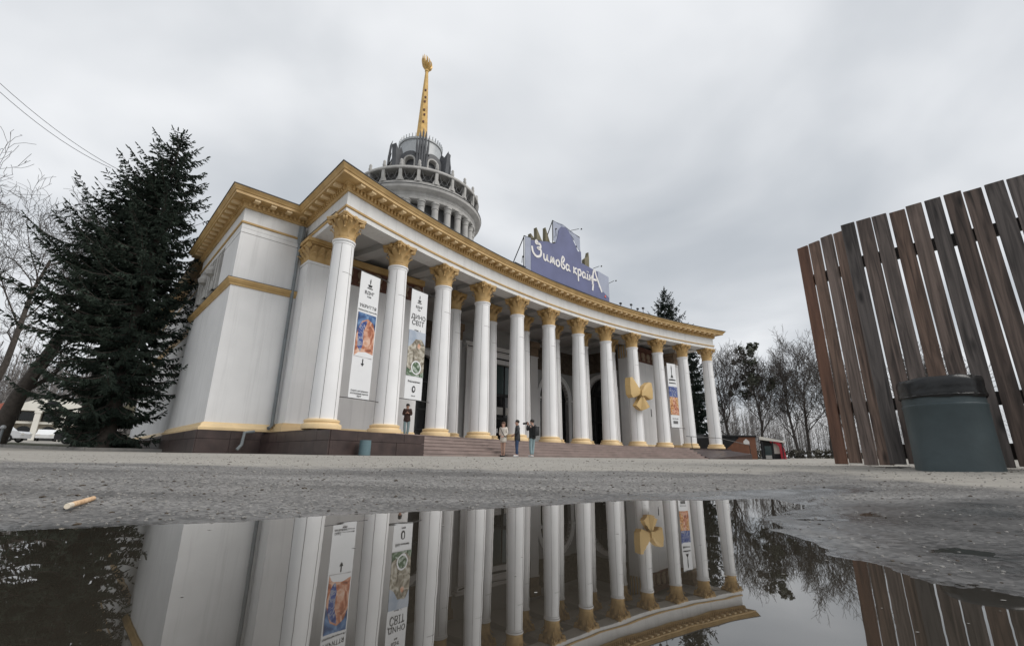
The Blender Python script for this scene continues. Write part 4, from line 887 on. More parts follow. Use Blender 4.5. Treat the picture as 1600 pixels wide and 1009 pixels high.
MB().box(.1,.6,-.16,-.06,-.0,.028).build('skid','skid',t)
t,Lg=fence((2.905,3.67),(3.67,2.85),10,'long brown plank fence panel behind the round bin',.045,2.05,None,5)
for x in (.05,.75): MB().box(x-.04,x+.04,-.3,.35,-.01,.035).build('skid','skid',t)
MB().box(.02,1.0,.05,.09,.1,.2).build('rail','skid',t)
t,Lg=fence((3.69,2.83),(4.45,2.02),10,'brown plank fence panel cut off by the right picture edge',.045,2.05,None,6)
# ------------------------------------------------------------------ cigarette butt, leaves, pebbles
A=Vector((-.873,.978,.0)); B=Vector((-.966,1.148,0)); 
d=(B-A); L=d.length; zz=float(ground_height(np.array([-.92]),np.array([1.06]))[0][0])
t=thing('cigarette_end','pale orange cigarette end lying on wet asphalt left of the puddle','litter',(A.x,A.y,zz+.006),math.atan2(d.y,d.x))
rr=.0055; mb=MB(); mb.tube([(.02,0,0),(.05,.001,0),(.09,.0,.0),(.13,.001,.0),(L*.92,.0,.001)],[rr,rr*1.02,rr*.97,rr*1.03,rr*.9],10); mb.build('paper','butt_paper',t,smooth=60)
MB().tube([(-.004,0,0),(.02,0,0)],[rr*.96,rr],10).build('filter','butt_tip',t); MB().tube([(L*.92,.0,.001),(L*.97,.002,.001),(L,.001,0)],[rr*.9,rr*.7,rr*.25],8).build('burnt_tip','ash',t)
def scatter(name,n,seed,rmin,rmax,smin,smax,m,label,cat,flat_=.6,amax=52):
    rg=np.random.default_rng(seed); mb=MB(); k=0
    ic=[(0,0,1),(.89,0,.45),(.28,.85,.45),(-.72,.53,.45),(-.72,-.53,.45),(.28,-.85,.45),(.72,.53,-.45),(-.28,.85,-.45),(-.89,0,-.45),(-.28,-.85,-.45),(.72,-.53,-.45),(0,0,-1)]
    fc=[(0,1,2),(0,2,3),(0,3,4),(0,4,5),(0,5,1),(1,6,2),(2,7,3),(3,8,4),(4,9,5),(5,10,1),(6,7,2),(7,8,3),(8,9,4),(9,10,5),(10,6,1)]
    a=rg.uniform(-R(amax),R(amax),n*3); r_=np.exp(rg.uniform(np.log(rmin),np.log(rmax),n*3)); X=r_*np.sin(a);Y=r_*np.cos(a); Z,S_=ground_height(X,Y)
    for x,y,z,s in zip(X,Y,Z,S_):
        if s<.02: continue
        if x>.4 and x<2.2 and y-.1*x<1.35 and rg.random()<.8: continue
        q=rg.uniform(smin,smax)*(1 if rg.random()<.9 else 1.6)*min(1.,.25+.35*math.hypot(x,y)); th=rg.uniform(0,6.3); c_,s2=math.cos(th),math.sin(th); ax=rg.uniform(.7,1.3); 
        vs=[]
        for p in ic:
            j=rg.uniform(.75,1.2); px,py,pz=p[0]*ax*q*j,p[1]/ax*q*j,p[2]*q*flat_*j; vs.append((x+px*c_-py*s2,y+px*s2+py*c_,z+pz+q*flat_*.25))
        mb.mesh(vs,fc); k+=1
        if k>=n: break
    o=mb.build(name,m,fix=False); tag(o,label,cat,kind='stuff'); return o
scatter('pebbles',5200,5,.5,6.5,.0018,.0050,'kerb_stone','loose grey grit scattered over the asphalt','grit')
scatter('dark_grit',1500,6,.5,7,.002,.006,'leaf_litter','dark crumbs and leaf bits on the asphalt','grit',.4)
scatter('plaza_litter',110,8,5,22,.006,.02,'leaf_litter','small dark litter bits on the plaza','litter',.25,45)
rg=np.random.default_rng(41); mb=MB(); k=0
while k<70:
    x,y=rg.uniform(-.9,1.2),rg.uniform(.35,1.7)
    if sdist(np.array([x]),np.array([y]))[0]>-.015 or (x<.25 and rg.random()<.75): continue
    q=rg.uniform(.0012,.0035)*min(1,.4+.6*y); th=rg.uniform(0,6.3); n=6; mb.poly([(x+q*(1+.5*math.cos(2*t+th))*math.cos(t),y+q*.8*math.sin(t),.0006) for t in np.linspace(0,2*PI*(n-1)/n,n)]); k+=1
tag(mb.build('floating_specks','kerb_stone',fix=False),'pale specks floating on the puddle','litter',kind='stuff')
# ------------------------------------------------------------------ trees
def spruce_mesh(seed,h,rmax,n_wh,low=.06,dens=1.0,asym=(0,0),size=1.0,bare=.0,pw=.78,gap=0.):
    rg=np.random.default_rng(seed); wood=MB()
    TW_=[]
    def twig(p,d,L,wd,roll): TW_.append((p[0],p[1],p[2],d[0],d[1],d[2],L,wd,roll))
    for wv in range(n_wh):
        t=(wv+rg.uniform(-.3,.3))/n_wh; z=h*(low+(1-low)*t)*1.0; 
        if z>h*.985: continue
        prof=rmax*((1-t)**pw)*(1-.60*math.exp(-t*6.5))*(.8+.2*math.sin(wv*1.9)); nb=int((7 if t<.8 else 5)*dens+rg.integers(0,2))
        a0=rg.uniform(0,6.3)
        for k in range(nb):
            a=a0+2*PI*k/nb+rg.uniform(-.3,.3); L=prof*rg.uniform(.62,1.12)*(1+asym[0]*math.cos(a-asym[1])*(.05+.95*math.sin(PI*min(1,t*1.1))))
            if L<.15: L=.15
            if rg.random()<bare: continue
            droop=(-.34+.42*t+.25*max(0,t-.8)*2)+rg.uniform(-.12,.10); dirh=np.array([math.cos(a),math.sin(a),0.]); pts=[]; nseg=max(4,int(L/.45))
            for i in range(nseg+1):
                s=i/nseg; pts.append(np.array([0,0,z])+dirh*L*s+np.array([0,0,L*(droop*s+.28*s*s*s-.10*math.sin(PI*s))])+np.array([0,0,0]))
            wood.tube(pts,[.02*size*(1-.85*i/nseg)+.004+.008*L*(1-i/nseg) for i in range(nseg+1)],4,cap=False)
            side=np.array([-dirh[1],dirh[0],0.])
            m=max(5,int(L*5.2*dens/size))
            for j in range(m):
                s=(j+rg.uniform(.2,.9))/m; s=.10+.9*s; x=s*nseg; i=min(int(x),nseg-1); p=pts[i]+(pts[i+1]-pts[i])*(x-i); d0=pts[i+1]-pts[i]; d0/=np.linalg.norm(d0)
                if gap and (math.sin(p[0]*2.1+seed)*math.sin(p[1]*2.3+1.7*seed)*math.sin(p[2]*1.9+.6*seed)>.62-gap and rg.random()<.75): continue
                tl_=(.62*(1-.55*s)*min(1.,L*.5+.25))*size
                for sg_ in (-1,1):
                    d=d0*rg.uniform(.5,.9)+side*sg_*rg.uniform(.5,.95)+np.array([0,0,rg.uniform(-.85,-.05)])
                    q=tl_*rg.uniform(.6,1.25); twig(p,d,q,q*.085+.010,rg.uniform(0,3))
                    p2=p+d/np.linalg.norm(d)*q*.45
                    for e_ in range(3): twig(p2+rg.normal(0,.05,3)*q,d+side*rg.uniform(-.8,.8)+np.array([0,0,rg.uniform(-.8,.25)]),q*rg.uniform(.4,.75),q*.055+.010,rg.uniform(0,3))
                if rg.random()<.5: twig(p,d0+np.array([0,0,rg.uniform(-1.5,-.6)]),tl_*.8,tl_*.1,rg.uniform(0,3))
            twig(pts[-1],pts[-1]-pts[-2],.3*size,.05*size,0)
    for k in range(16): twig(np.array([0,0,h*(.955+.004*k)]),np.array([rg.normal(),rg.normal(),1.2]),.4*size*(1-k/20),.05*size,0)
    twig(np.array([0,0,h*.98]),np.array([0,0,1.]),.55*size,.05*size,0)
    A_=np.array(TW_); p=A_[:,:3]; d=A_[:,3:6]; d=d/np.linalg.norm(d,axis=1)[:,None]; L=A_[:,6:7]; wd=A_[:,7:8]; ro=A_[:,8:9]
    a=np.cross(d,np.array([0,0,1.])); na=np.linalg.norm(a,axis=1)[:,None]; a=np.where(na>1e-6,a/np.maximum(na,1e-6),np.array([1.,0,0])); b=np.cross(a,d); blocks=[]
    for k in (0,1):
        q=a*np.cos(ro+k*1.5)+b*np.sin(ro+k*1.5)
        blocks.append(np.stack([p-q*wd*.25,p+d*L*.3-q*wd,p+d*L*.42-q*wd*.55,p+d*L*.68-q*wd*.75,p+d*L,p+d*L*.62+q*wd*.8,p+d*L*.45+q*wd*.5,p+d*L*.25+q*wd],1))
    V=np.concatenate(blocks,0).reshape(-1,3); n=len(V)//8; o=np.arange(n)[:,None]*8
    F=np.concatenate([o+np.array([[0,1,2,6,7]]),o+np.array([[2,3,4,5,6]])],0)
    me=bpy.data.meshes.new('crown'); me.vertices.add(len(V)); me.vertices.foreach_set('co',V.ravel()); me.loops.add(F.size); me.loops.foreach_set('vertex_index',F.ravel()); me.polygons.add(len(F)); me.polygons.foreach_set('loop_start',np.arange(0,F.size,5)); me.polygons.foreach_set('loop_total',np.full(len(F),5)); me.update()
    return me,wood
def spruce(label,x,y,h,rmax,seed,n_wh,m='spruce',tr=.32,**kw):
    z=gz(x,y)-.05; t=thing('spruce_tree',label,'tree',(x,y,z),0,'spruce trees'); me,wood=spruce_mesh(seed,h,rmax,n_wh,**kw); me.materials.append(MT[m]); 
    c=link('crown',me,t); tag(c,kind='stuff') if False else None
    tk=MB().tube([(0,0,-.2),(0,0,.4),(.03,0,h*.3),(0,.04,h*.6),(0,0,h*.99)],[tr*1.25,tr,tr*.75,tr*.42,.02],10).build('trunk','bark',t,smooth=60)
    tag(wood.build('limbs','bark',t,fix=False),kind='stuff'); return t
spruce('tall dark spruce in front of the left side of the pavilion',-20.9,24.6,19.3,6.1,11,44,low=.045,asym=(.26,PI*.98),dens=1.25,tr=.38,pw=.56,gap=.34)
spruce('broader dark spruce leaning out left behind the tall one',-23.6,26.1,16.9,6.3,12,30,low=.40,asym=(.40,PI*.95),dens=1.25,tr=.34,pw=.48,gap=.30)
spruce('spruce top showing above the cornice behind the roof',24.8,70.8,26.6,6.0,13,34,'spruce_far',low=.55,size=1.5,dens=.75)
c=W(31,67); spruce('dark spruce seen through the gap between the last two columns',c.x,c.y,15.5,4.2,14,30,'spruce_far',low=.03,size=1.5)
def bare_tree_parts(seed,h,r0,lean=(0,0),spread=.9,levels=4,kids=(9,7,6,5),trunk_frac=.45,twig_r=.006,forks=True,path=None,upb=.25):
    rg=np.random.default_rng(seed); big=MB(); small=MB()
    def br(p,d,L,r_,lev):
        n=5 if lev<2 else 3; pts=[p]; dd=d/np.linalg.norm(d); 
        for i in range(n):
            dd=dd+rg.normal(0,.10+.05*lev,3)+np.array([0,0,upb*.18*(1 if lev else .4)]); dd/=np.linalg.norm(dd); pts.append(pts[-1]+dd*L/n)
        re=max(twig_r,r_*.35); rad=[r_+(re-r_)*i/n for i in range(n+1)]
        (big if lev<2 else small).tube(pts,rad,8 if lev==0 else (5 if lev==1 else 3),cap=False)
        if lev>=levels: return
        k=kids[min(lev,len(kids)-1)]; s0=trunk_frac if lev==0 else .22
        for j in range(k):
            s=s0+(1-s0)*(j+rg.uniform(0,1))/k; x=min(s*n,n-1e-3); i=int(x); q=pts[i]+(pts[i+1]-pts[i])*(x-i); ax=pts[i+1]-pts[i]; ax/=np.linalg.norm(ax)
            v=rg.normal(0,1,3); v-=ax*(v@ax); v/=np.linalg.norm(v)+1e-9; ang=rg.uniform(.45,spread)
            nd=ax*math.cos(ang)+v*math.sin(ang)+np.array([0,0,.12]); rr=rad[i]*(rg.uniform(.4,.62) if lev else rg.uniform(.3,.5))
            br(q,nd,L*(rg.uniform(.42,.72) if lev else rg.uniform(.34,.58)*(1.15-.4*s)),max(rr,twig_r),lev+1)
    if path is None: br(np.array([0,0,-.1]),np.array([lean[0],lean[1],1.]),h,r0,0)
    else:
        P=[np.array(q,float) for q in path]; n=len(P)-1; rad=[r0*(1-.72*i/n) for i in range(n+1)]; big.tube(P,rad,10,cap=False)
        for j in range(kids[0]):
            s=trunk_frac+(1-trunk_frac)*(j+rg.uniform(0,1))/kids[0]; x=min(s*n,n-1e-3); i=int(x); q=P[i]+(P[i+1]-P[i])*(x-i); ax=P[i+1]-P[i]; ax/=np.linalg.norm(ax); v=rg.normal(0,1,3); v-=ax*(v@ax); v/=np.linalg.norm(v)
            br(q,ax*.7+v*.8+np.array([0,0,.2]),h*rg.uniform(.22,.4),rad[i]*.42,1)
    return big,small
def bare_tree(label,x,y,seed,h,r0,mats=('bark','twig'),group='bare trees on the left',rz=0,**kw):
    z=gz(x,y)-.05; t=thing('bare_tree',label,'tree',(x,y,z),rz,group); b,s=bare_tree_parts(seed,h,r0,**kw); b.build('trunk',mats[0],t,smooth=60,fix=False); s.build('crown',mats[1],t,fix=False); return t
# leaning tree on the left, its upper part lost in the spruces
bare_tree('leaning bare tree with thick trunk at the left picture edge',-28.7,26.7,31,8.,.50,path=[(-.1,-.1,-.3),(.0,.0,1.2),(.15,.2,2.8),(.4,.5,4.4),(.8,.9,6.4),(1.4,1.4,8.4),(1.9,2.0,10.5)],kids=(7,6,5,4),trunk_frac=.28,twig_r=.011,levels=3)
bare_tree('tall bare tree cut by the left edge, its branches reaching in above',-35.5,23.5,33,12.5,.32,kids=(13,7,6,4),spread=1.15,trunk_frac=.42,lean=(.03,.03),twig_r=.011)
bare_tree('slender bare tree whose crown shows between left branches and spruce',-35.5,31.5,35,14.5,.26,kids=(13,7,6,4),trunk_frac=.5,twig_r=.012)
# bare trees right of the colonnade
FAR=('bark_far','twig_far')
spots=[(29.3,63.5,15.5,'bare tree nearest the last column, right of the colonnade'),(33.0,62.2,16.0,'bare tree dotted with dark mistletoe clumps'),(36.4,60.2,14.0,'slim bare tree just right of the mistletoe tree'),(38.8,62.0,16.5,'tallest bare tree of the right-hand grove'),(41.4,57.5,13.0,'bare tree right of the tallest one in the grove'),(46.0,55.6,13.5,'forked bare tree left of the plank fence'),(50.5,54.0,14.0,'bare tree partly hidden by the first fence plank'),(44.5,66.0,15.0,'more distant bare tree behind the right-hand grove')]
for i,(x,y,h,lab) in enumerate(spots):
    t=bare_tree(lab,x,y,50+i,h*.66,.21,FAR,'bare trees right of the pavilion',kids=(15,7,5,3),spread=.75,trunk_frac=.24,twig_r=.016,levels=4,upb=.5)
    if i==1:
        rg=np.random.default_rng(77); mb=MB()
        for k in range(34):
            zc=rg.uniform(.45,.95)*h; c_=np.array([rg.normal(0,1.3),rg.normal(0,1.3),zc]); q=rg.uniform(.35,.75)
            for j in range(70):
                v=rg.normal(0,1,3); v/=np.linalg.norm(v); p=c_+v*q*rg.uniform(.4,1.); s1=rg.normal(0,.1,3); s2=rg.normal(0,.1,3); mb.poly([p-s1,p+s2,p+s1,p-s2])
        mb.build('mistletoe','mistletoe',t,fix=False)
# far wood, one grey mass on each side
def far_wood(name,label,az0,az1,d0,d1,h,n,seed,m):
    rg=np.random.default_rng(seed); V=[];F=[];b=0
    for k in range(n):
        az=R(rg.uniform(az0,az1)); D=rg.uniform(d0,d1); x,y=D*math.sin(az),D*math.cos(az); z=gz(x,y); H_=h*rg.uniform(.5,1.1)
        for j in range(26):
            t=rg.uniform(.05,1)**.8; a=rg.uniform(0,6.3); L=rg.uniform(.8,3.2)*(1.15-t); p=np.array([x,y,z+H_*t*.92]); q=p+np.array([math.cos(a)*L,math.sin(a)*L,rg.uniform(.3,1.6)]); w_=np.array([.05,.05,0])*rg.uniform(.6,1.6); V+= [p-w_,p+w_,q]; F.append((b,b+1,b+2)); b+=3
            p2=p+(q-p)*.5; q2=p2+np.array([rg.normal(0,.9),rg.normal(0,.9),rg.uniform(.1,1.)]); V+=[p2-w_*.6,p2+w_*.6,q2]; F.append((b,b+1,b+2)); b+=3
        w_=np.array([.11,.11,0]); V+=[np.array([x,y,z-.3])-w_,np.array([x,y,z-.3])+w_,np.array([x,y,z+H_])]; F.append((b,b+1,b+2)); b+=3
    me=bpy.data.meshes.new(name); me.from_pydata([tuple(v) for v in V],[],F); me.materials.append(MT[m]); tag(link(name,me),label,'wood',kind='stuff')
far_wood('distant_wood','grey leafless wood far behind on the right',24,52,85,150,12,900,91,'wood_far')
far_wood('distant_wood','grey leafless wood behind the small house on the left',-56,-36,120,190,20,900,92,'wood_far')
def hedge(name,label,pts,h,wd,seed,m='hedge_far'):
    rg=np.random.default_rng(seed); mb=MB()
    for a,b in zip(pts,pts[1:]):
        n=int(math.dist(a,b)*60)
        for k in range(n):
            t=rg.random(); x=a[0]+(b[0]-a[0])*t+rg.normal(0,wd*.4); y=a[1]+(b[1]-a[1])*t+rg.normal(0,wd*.4); z=gz(x,y)+rg.uniform(0,h); s1=rg.normal(0,.12,3); s2=rg.normal(0,.12,3); p=np.array([x,y,z]); mb.poly([p-s1,p+s2,p+s1,p-s2])
    tag(mb.build(name,m,fix=False),label,'hedge',kind='stuff')
hedge('low_hedge','low brown hedge at the foot of the right-hand trees',[(24,58),(34,56.5),(44,53),(56,46)],.9,.8,5)
# ------------------------------------------------------------------ kiosk, booth and barrier at the right end
def az_pt(px_az,D): a=R(px_az); return D*math.sin(a),D*math.cos(a)
x,y=21.6,44.9; t=thing('black_booth','low black sloping booth with a brown gable end by the last column','booth',(x,y,gz(x,y)),R(-27))
MB().prism([(-6.5,0),(.0,0),(.0,2.05),(-6.5,1.75)],-.2,2.4,T=SV).build('body','kiosk_black',t)
MB().prism([(-2.2,0),(0.02,0),(.02,1.9)],-.26,-.21,T=SV).build('side_panel','kiosk_brown',t)
MB().box(.0,1.4,-.26,2.4,0,1.98).build('gable_panel','kiosk_brown',t)
MB().prism([(-.25+.62,1.35),(.25+.62,1.35),(.25+.62,1.6),(.62,1.85),(-.25+.62,1.6)],-.28,-.262,T=SV).build('emblem','sign_letter',t); MB().box(.4,.85,-.28,-.262,.42,.5).build('emblem','sign_letter',t)
MB().prism([(-3,2.05),(1.5,2.0),(1.5,2.12),(-3,2.25)],-.4,2.5,T=SV).build('roof','kiosk_black',t)
x,y=23.35,44.2; t=thing('market_kiosk','small black kiosk with white awning beside the brown booth','kiosk',(x,y,gz(x,y)),R(-27))
MB().box(-.1,1.7,.5,2.4,0,1.75).build('body','kiosk_black',t)
MB().prism([(-.15,1.75),(1.9,1.45),(1.9,1.6),(-.15,2.05)],-.3,1.0,T=SV).build('awning','house_white',t)
for xx in (0,.85,1.6): MB().box(xx,xx+.08,-.2,-.12,0,1.62).build('post','frame_black',t)
MB().box(.2,.75,.42,.49,.2,1.2).build('window','glass_green',t); MB().box(.95,1.4,.42,.49,.5,1.4).build('notice','house_white',t); MB().box(.2,.7,-.1,.1,.05,.35).build('crate','stone_grey',t)
x,y=24.7,43.7; t=thing('red_panel','curved red panel standing at the kiosk end','panel',(x,y,gz(x,y)),R(-27))
MB().prism([(0,0),(.42,0),(.36,.8),(.2,1.35),(-.35,1.62),(-.75,1.66),(-.7,1.45),(-.3,1.4),(-.05,1.1)],-.3,.3,T=SV).build('panel','red_panel',t)
# dark barrier behind the last columns and handrail on the ramp
c=W(19.6,60.5); t=thing('dark_barrier','black fabric barrier behind the last two columns','barrier',(c.x,c.y,gz(c.x,c.y)),BANG)
MB().box(0,9,3.4,3.5,0,2.5).build('screen','kiosk_black',t); 
for k in range(4): MB().box(k*3-.05,k*3+.05,3.52,3.6,0,2.6).build('post','frame_black',t)
c=W(*pol(12.6,PR-.1),PZ-.03); t=thing('handrail','thin black handrail at the right end of the steps','railing',c,BANG-R(12.6))
P1=(0,0,0); MB().tube([(0,0,0),(0,0,.95)],.03,6).build('post','frame_black',t); MB().tube([(-.6,0,.95),(0,0,.95),(2.9,-.5,.9),(5.4,-1.6,.35)],.025,6).build('rail','frame_black',t); MB().tube([(5.4,-1.6,-.6),(5.4,-1.6,.35)],.03,6).build('post','frame_black',t)
# ------------------------------------------------------------------ left background: house, gazebo, cars, bollard, kerb
az=R(-45.3); D=95; hx,hy=D*math.sin(az),D*math.cos(az); HZ=gz(hx,hy); HS_=thing('white_house','small cream house with red roof and columned porch far left','house',(hx,hy,HZ),R(45.3)-.12)
hp=lambda mb,n,m,par=None: mb.build(n,m,HS_ if par is None else par)
w_=hp(MB().box(-5.4,-1.9,0,8,0,3.9).box(-1.9,8.5,.6,8,0,4.2),'wall','house_wall')
hp(MB().prism([(-5.9,3.9),(-1.9,3.9),(-1.9,5.0),(-3.2,5.0)],-.5,8,T=SV),'roof','roof_red'); hp(MB().prism([(5.2,3.9),(9.2,3.9),(6.7,5.0),(5.2,5.0)],-.5,8,T=SV),'roof','roof_red')
gb=hp(MB().prism([(-2.4,4.0),(5.6,4.0),(5.6,4.5),(3.6,5.5),(1.6,5.95),(-.4,5.5),(-2.4,4.5)],-1.4,1.0,T=SV),'gable','house_white')
hp(MB().prism([(1.6+.95*math.cos(PI*i/10),4.7+.75*math.sin(PI*i/10)) for i in range(11)],-1.46,-1.41,T=SV),'lunette','glass_dark',gb)
for x in (-2.2,.3,2.9,5.2): hp(MB().box(x-.3,x+.3,-1.4,-.8,0,3.99).box(x-.38,x+.38,-1.46,-.74,3.7,3.95),'porch_pillar','house_white')
for x in (-.95,1.6,4.05):
    o=hp(MB().prism([(x-.8,0),(x+.8,0)]+[(x+.8*math.cos(PI*i/10),1.2+.75*math.sin(PI*i/10)) for i in range(11)],.5,.585,T=SV),'arched_door','glass_dark'); hp(MB().box(x-1.0,x+1.0,.3,.59,2.7,3.9),'window','glass_dark')
hp(MB().box(-2.2,5.4,-.4,.3,2.25,2.55),'balcony','house_white'); hp(MB().box(-5.5,-1.95,-.06,-.003,2.3,2.4),'string_course','house_white')
az=R(-39.2); D=60; x,y=D*math.sin(az),D*math.cos(az); t=thing('gazebo','small white gazebo with curved pale roof left of the pavilion side','gazebo',(x,y,gz(x,y)),R(39))
MB().lathe([(2.3,2.6),(2.2,2.75),(1.4,3.1),(.6,3.7),(.05,4.2)],4,T=Matrix.Rotation(PI/4,4,'Z')).build('roof','ornament_olive',t); MB().box(-1.6,1.6,-1.6,1.6,2.3,2.59).build('beam','house_white',t)
for sx in (-1,1):
    for sy in (-1,1): MB().box(sx*1.4-.2,sx*1.4+.2,sy*1.4-.2,sy*1.4+.2,0,2.3).build('pillar','house_white',t)
MB().box(-1.2,1.2,-1.45,-1.3,0,1.0).build('parapet','house_wall',t)
def car(label,x,y,rz,m):
    t=thing('parked_car',label,'car',(x,y,gz(x,y)),rz,'cars parked by the small house')
    pr_=[(-2.1,.35),(2.1,.35),(2.15,.75),(1.9,.95),(1.05,1.0),(.55,1.42),(-1.1,1.45),(-1.75,1.0),(-2.12,.92)]
    MB().prism(pr_,-.85,.85,T=SV).build('body',m,t); MB().prism([(.95,1.02),(.52,1.37),(-1.05,1.40),(-1.6,1.03)],-.86,.86,T=SV).build('side_window','glass_dark',t)
    MB().mesh([(1.06,-.7,1.01),(1.06,.7,1.01),(.58,.65,1.40),(.58,-.65,1.40)],[(0,1,2,3)]) 
    for sx in (-1.3,1.3):
        for sy in (-.82,.82): 
            wh=MB().lathe([(.05,-.1),(.31,-.1),(.33,0),(.31,.1),(.05,.1)],14,T=Matrix.Translation((sx,sy,.33))@Matrix.Rotation(PI/2,4,'X')).build('wheel','tyre',t); MB().lathe([(.02,-.11),(.19,-.11),(.19,.11),(.02,.11)],10,T=Matrix.Translation((sx,sy,.33))@Matrix.Rotation(PI/2,4,'X')).build('rim','light_metal',wh)
    for sy in (-.6,.6): MB().box(2.08,2.17,sy-.17,sy+.17,.66,.8).build('headlight','house_white',t)
    return t
for lab,a_,D_,rz,m in (('white parked car at the far left edge by the bollard',-47.3,62,R(20),'car_white'),('white parked car under the middle porch arch of the house',-44.3,84,R(-50),'car_white'),('white parked car under the right porch arch of the house',-42.9,84,R(-48),'car_white'),('dark parked car low in front of the spruce trunk',-41.6,56,R(38),'car_dark')):
    car(lab,D_*math.sin(R(a_)),D_*math.cos(R(a_)),rz,m)
x,y=36*math.sin(R(-47.0)),36*math.cos(R(-47.0)); t=thing('bollard','grey metal bollard at the far left edge','bollard',(x,y,gz(x,y)),0); MB().lathe([(.09,0),(.09,.06),(.06,.08),(.06,.9)],10).build('post','pipe_grey',t); MB().lathe([(.06,.9),(.11,.93),(.12,1.0),(.08,1.08),(.01,1.1)],10).build('knob','light_metal',t)
# kerb of the lawn bed: single stones
ka=[(-29.5,26.5),(-24.0,23.6),(-19.8,22.3),(-17.6,24.2)]
KB=link('lawn_kerb',None,None,(0,0,0)); tag(KB,kind='structure')
for p,d in along(ka,1.0):
    z=gz(p.x,p.y); MB().box(-.49,.49,-.08,.08,-.1,.14,T=frame((p.x,p.y,z),(d.x,d.y,0),(-d.y,d.x,0),(0,0,1))).build('kerb_stone','kerb_stone',KB)
mb=MB(); n=18
vs=[]; fs=[]
for i,p in enumerate([(-29.5,26.5),(-26.5,24.9),(-24,23.6),(-21.5,22.8),(-19.8,22.3),(-17.6,24.2)]):
    for k in range(5):
        q=Vector(p)+Vector((-.66,.75))*(k*3.2); vs.append((q.x,q.y,gz(q.x,q.y)+.10))
for i in range(5):
    for k in range(4): fs.append((i*5+k,i*5+k+1,(i+1)*5+k+1,(i+1)*5+k))
mb.mesh(vs,fs); tag(mb.build('lawn','grass'),kind='structure')
# overhead wires
WIRE=[(-22.58,16.55,15.6),(-23.33,23.34,16.1),(-22.53,16.63,15.2),(-23.68,22.99,16.05)]
for lab,a_,b_ in (('upper overhead wire crossing the top left sky',WIRE[0],WIRE[1]),('lower overhead wire crossing the top left sky',WIRE[2],WIRE[3])):
    A_,B_=Vector(a_),Vector(b_); pts=[A_+(B_-A_)*t+Vector((0,0,-.5*4*t*(1-t)*.5)) for t in np.linspace(-.6,1.1,16)]
    tag(MB().tube(pts,.014,4).build('overhead_wire','cord'),lab,'wire','overhead wires')
# pale building behind the fence
t=thing('pale_building','pale building glimpsed through the fence gaps at far right','building',(58,36,gz(58,36)),R(-50))
MB().box(-8,14,0,10,0,7.2).build('wall','building_far',t); MB().box(-8.4,14.4,-.5,10.4,7.2,7.7).build('cornice','house_white',t)
for k in range(7):
    for z in (1.2,4.4): o=MB().box(-7+k*3,-5.6+k*3,-.04,-.003,z,z+1.7).build('window','glass_dark',t); MB().box(-7.1+k*3,-5.5+k*3,-.1,-.003,z-.15,z-.01).build('sill','house_white',o)
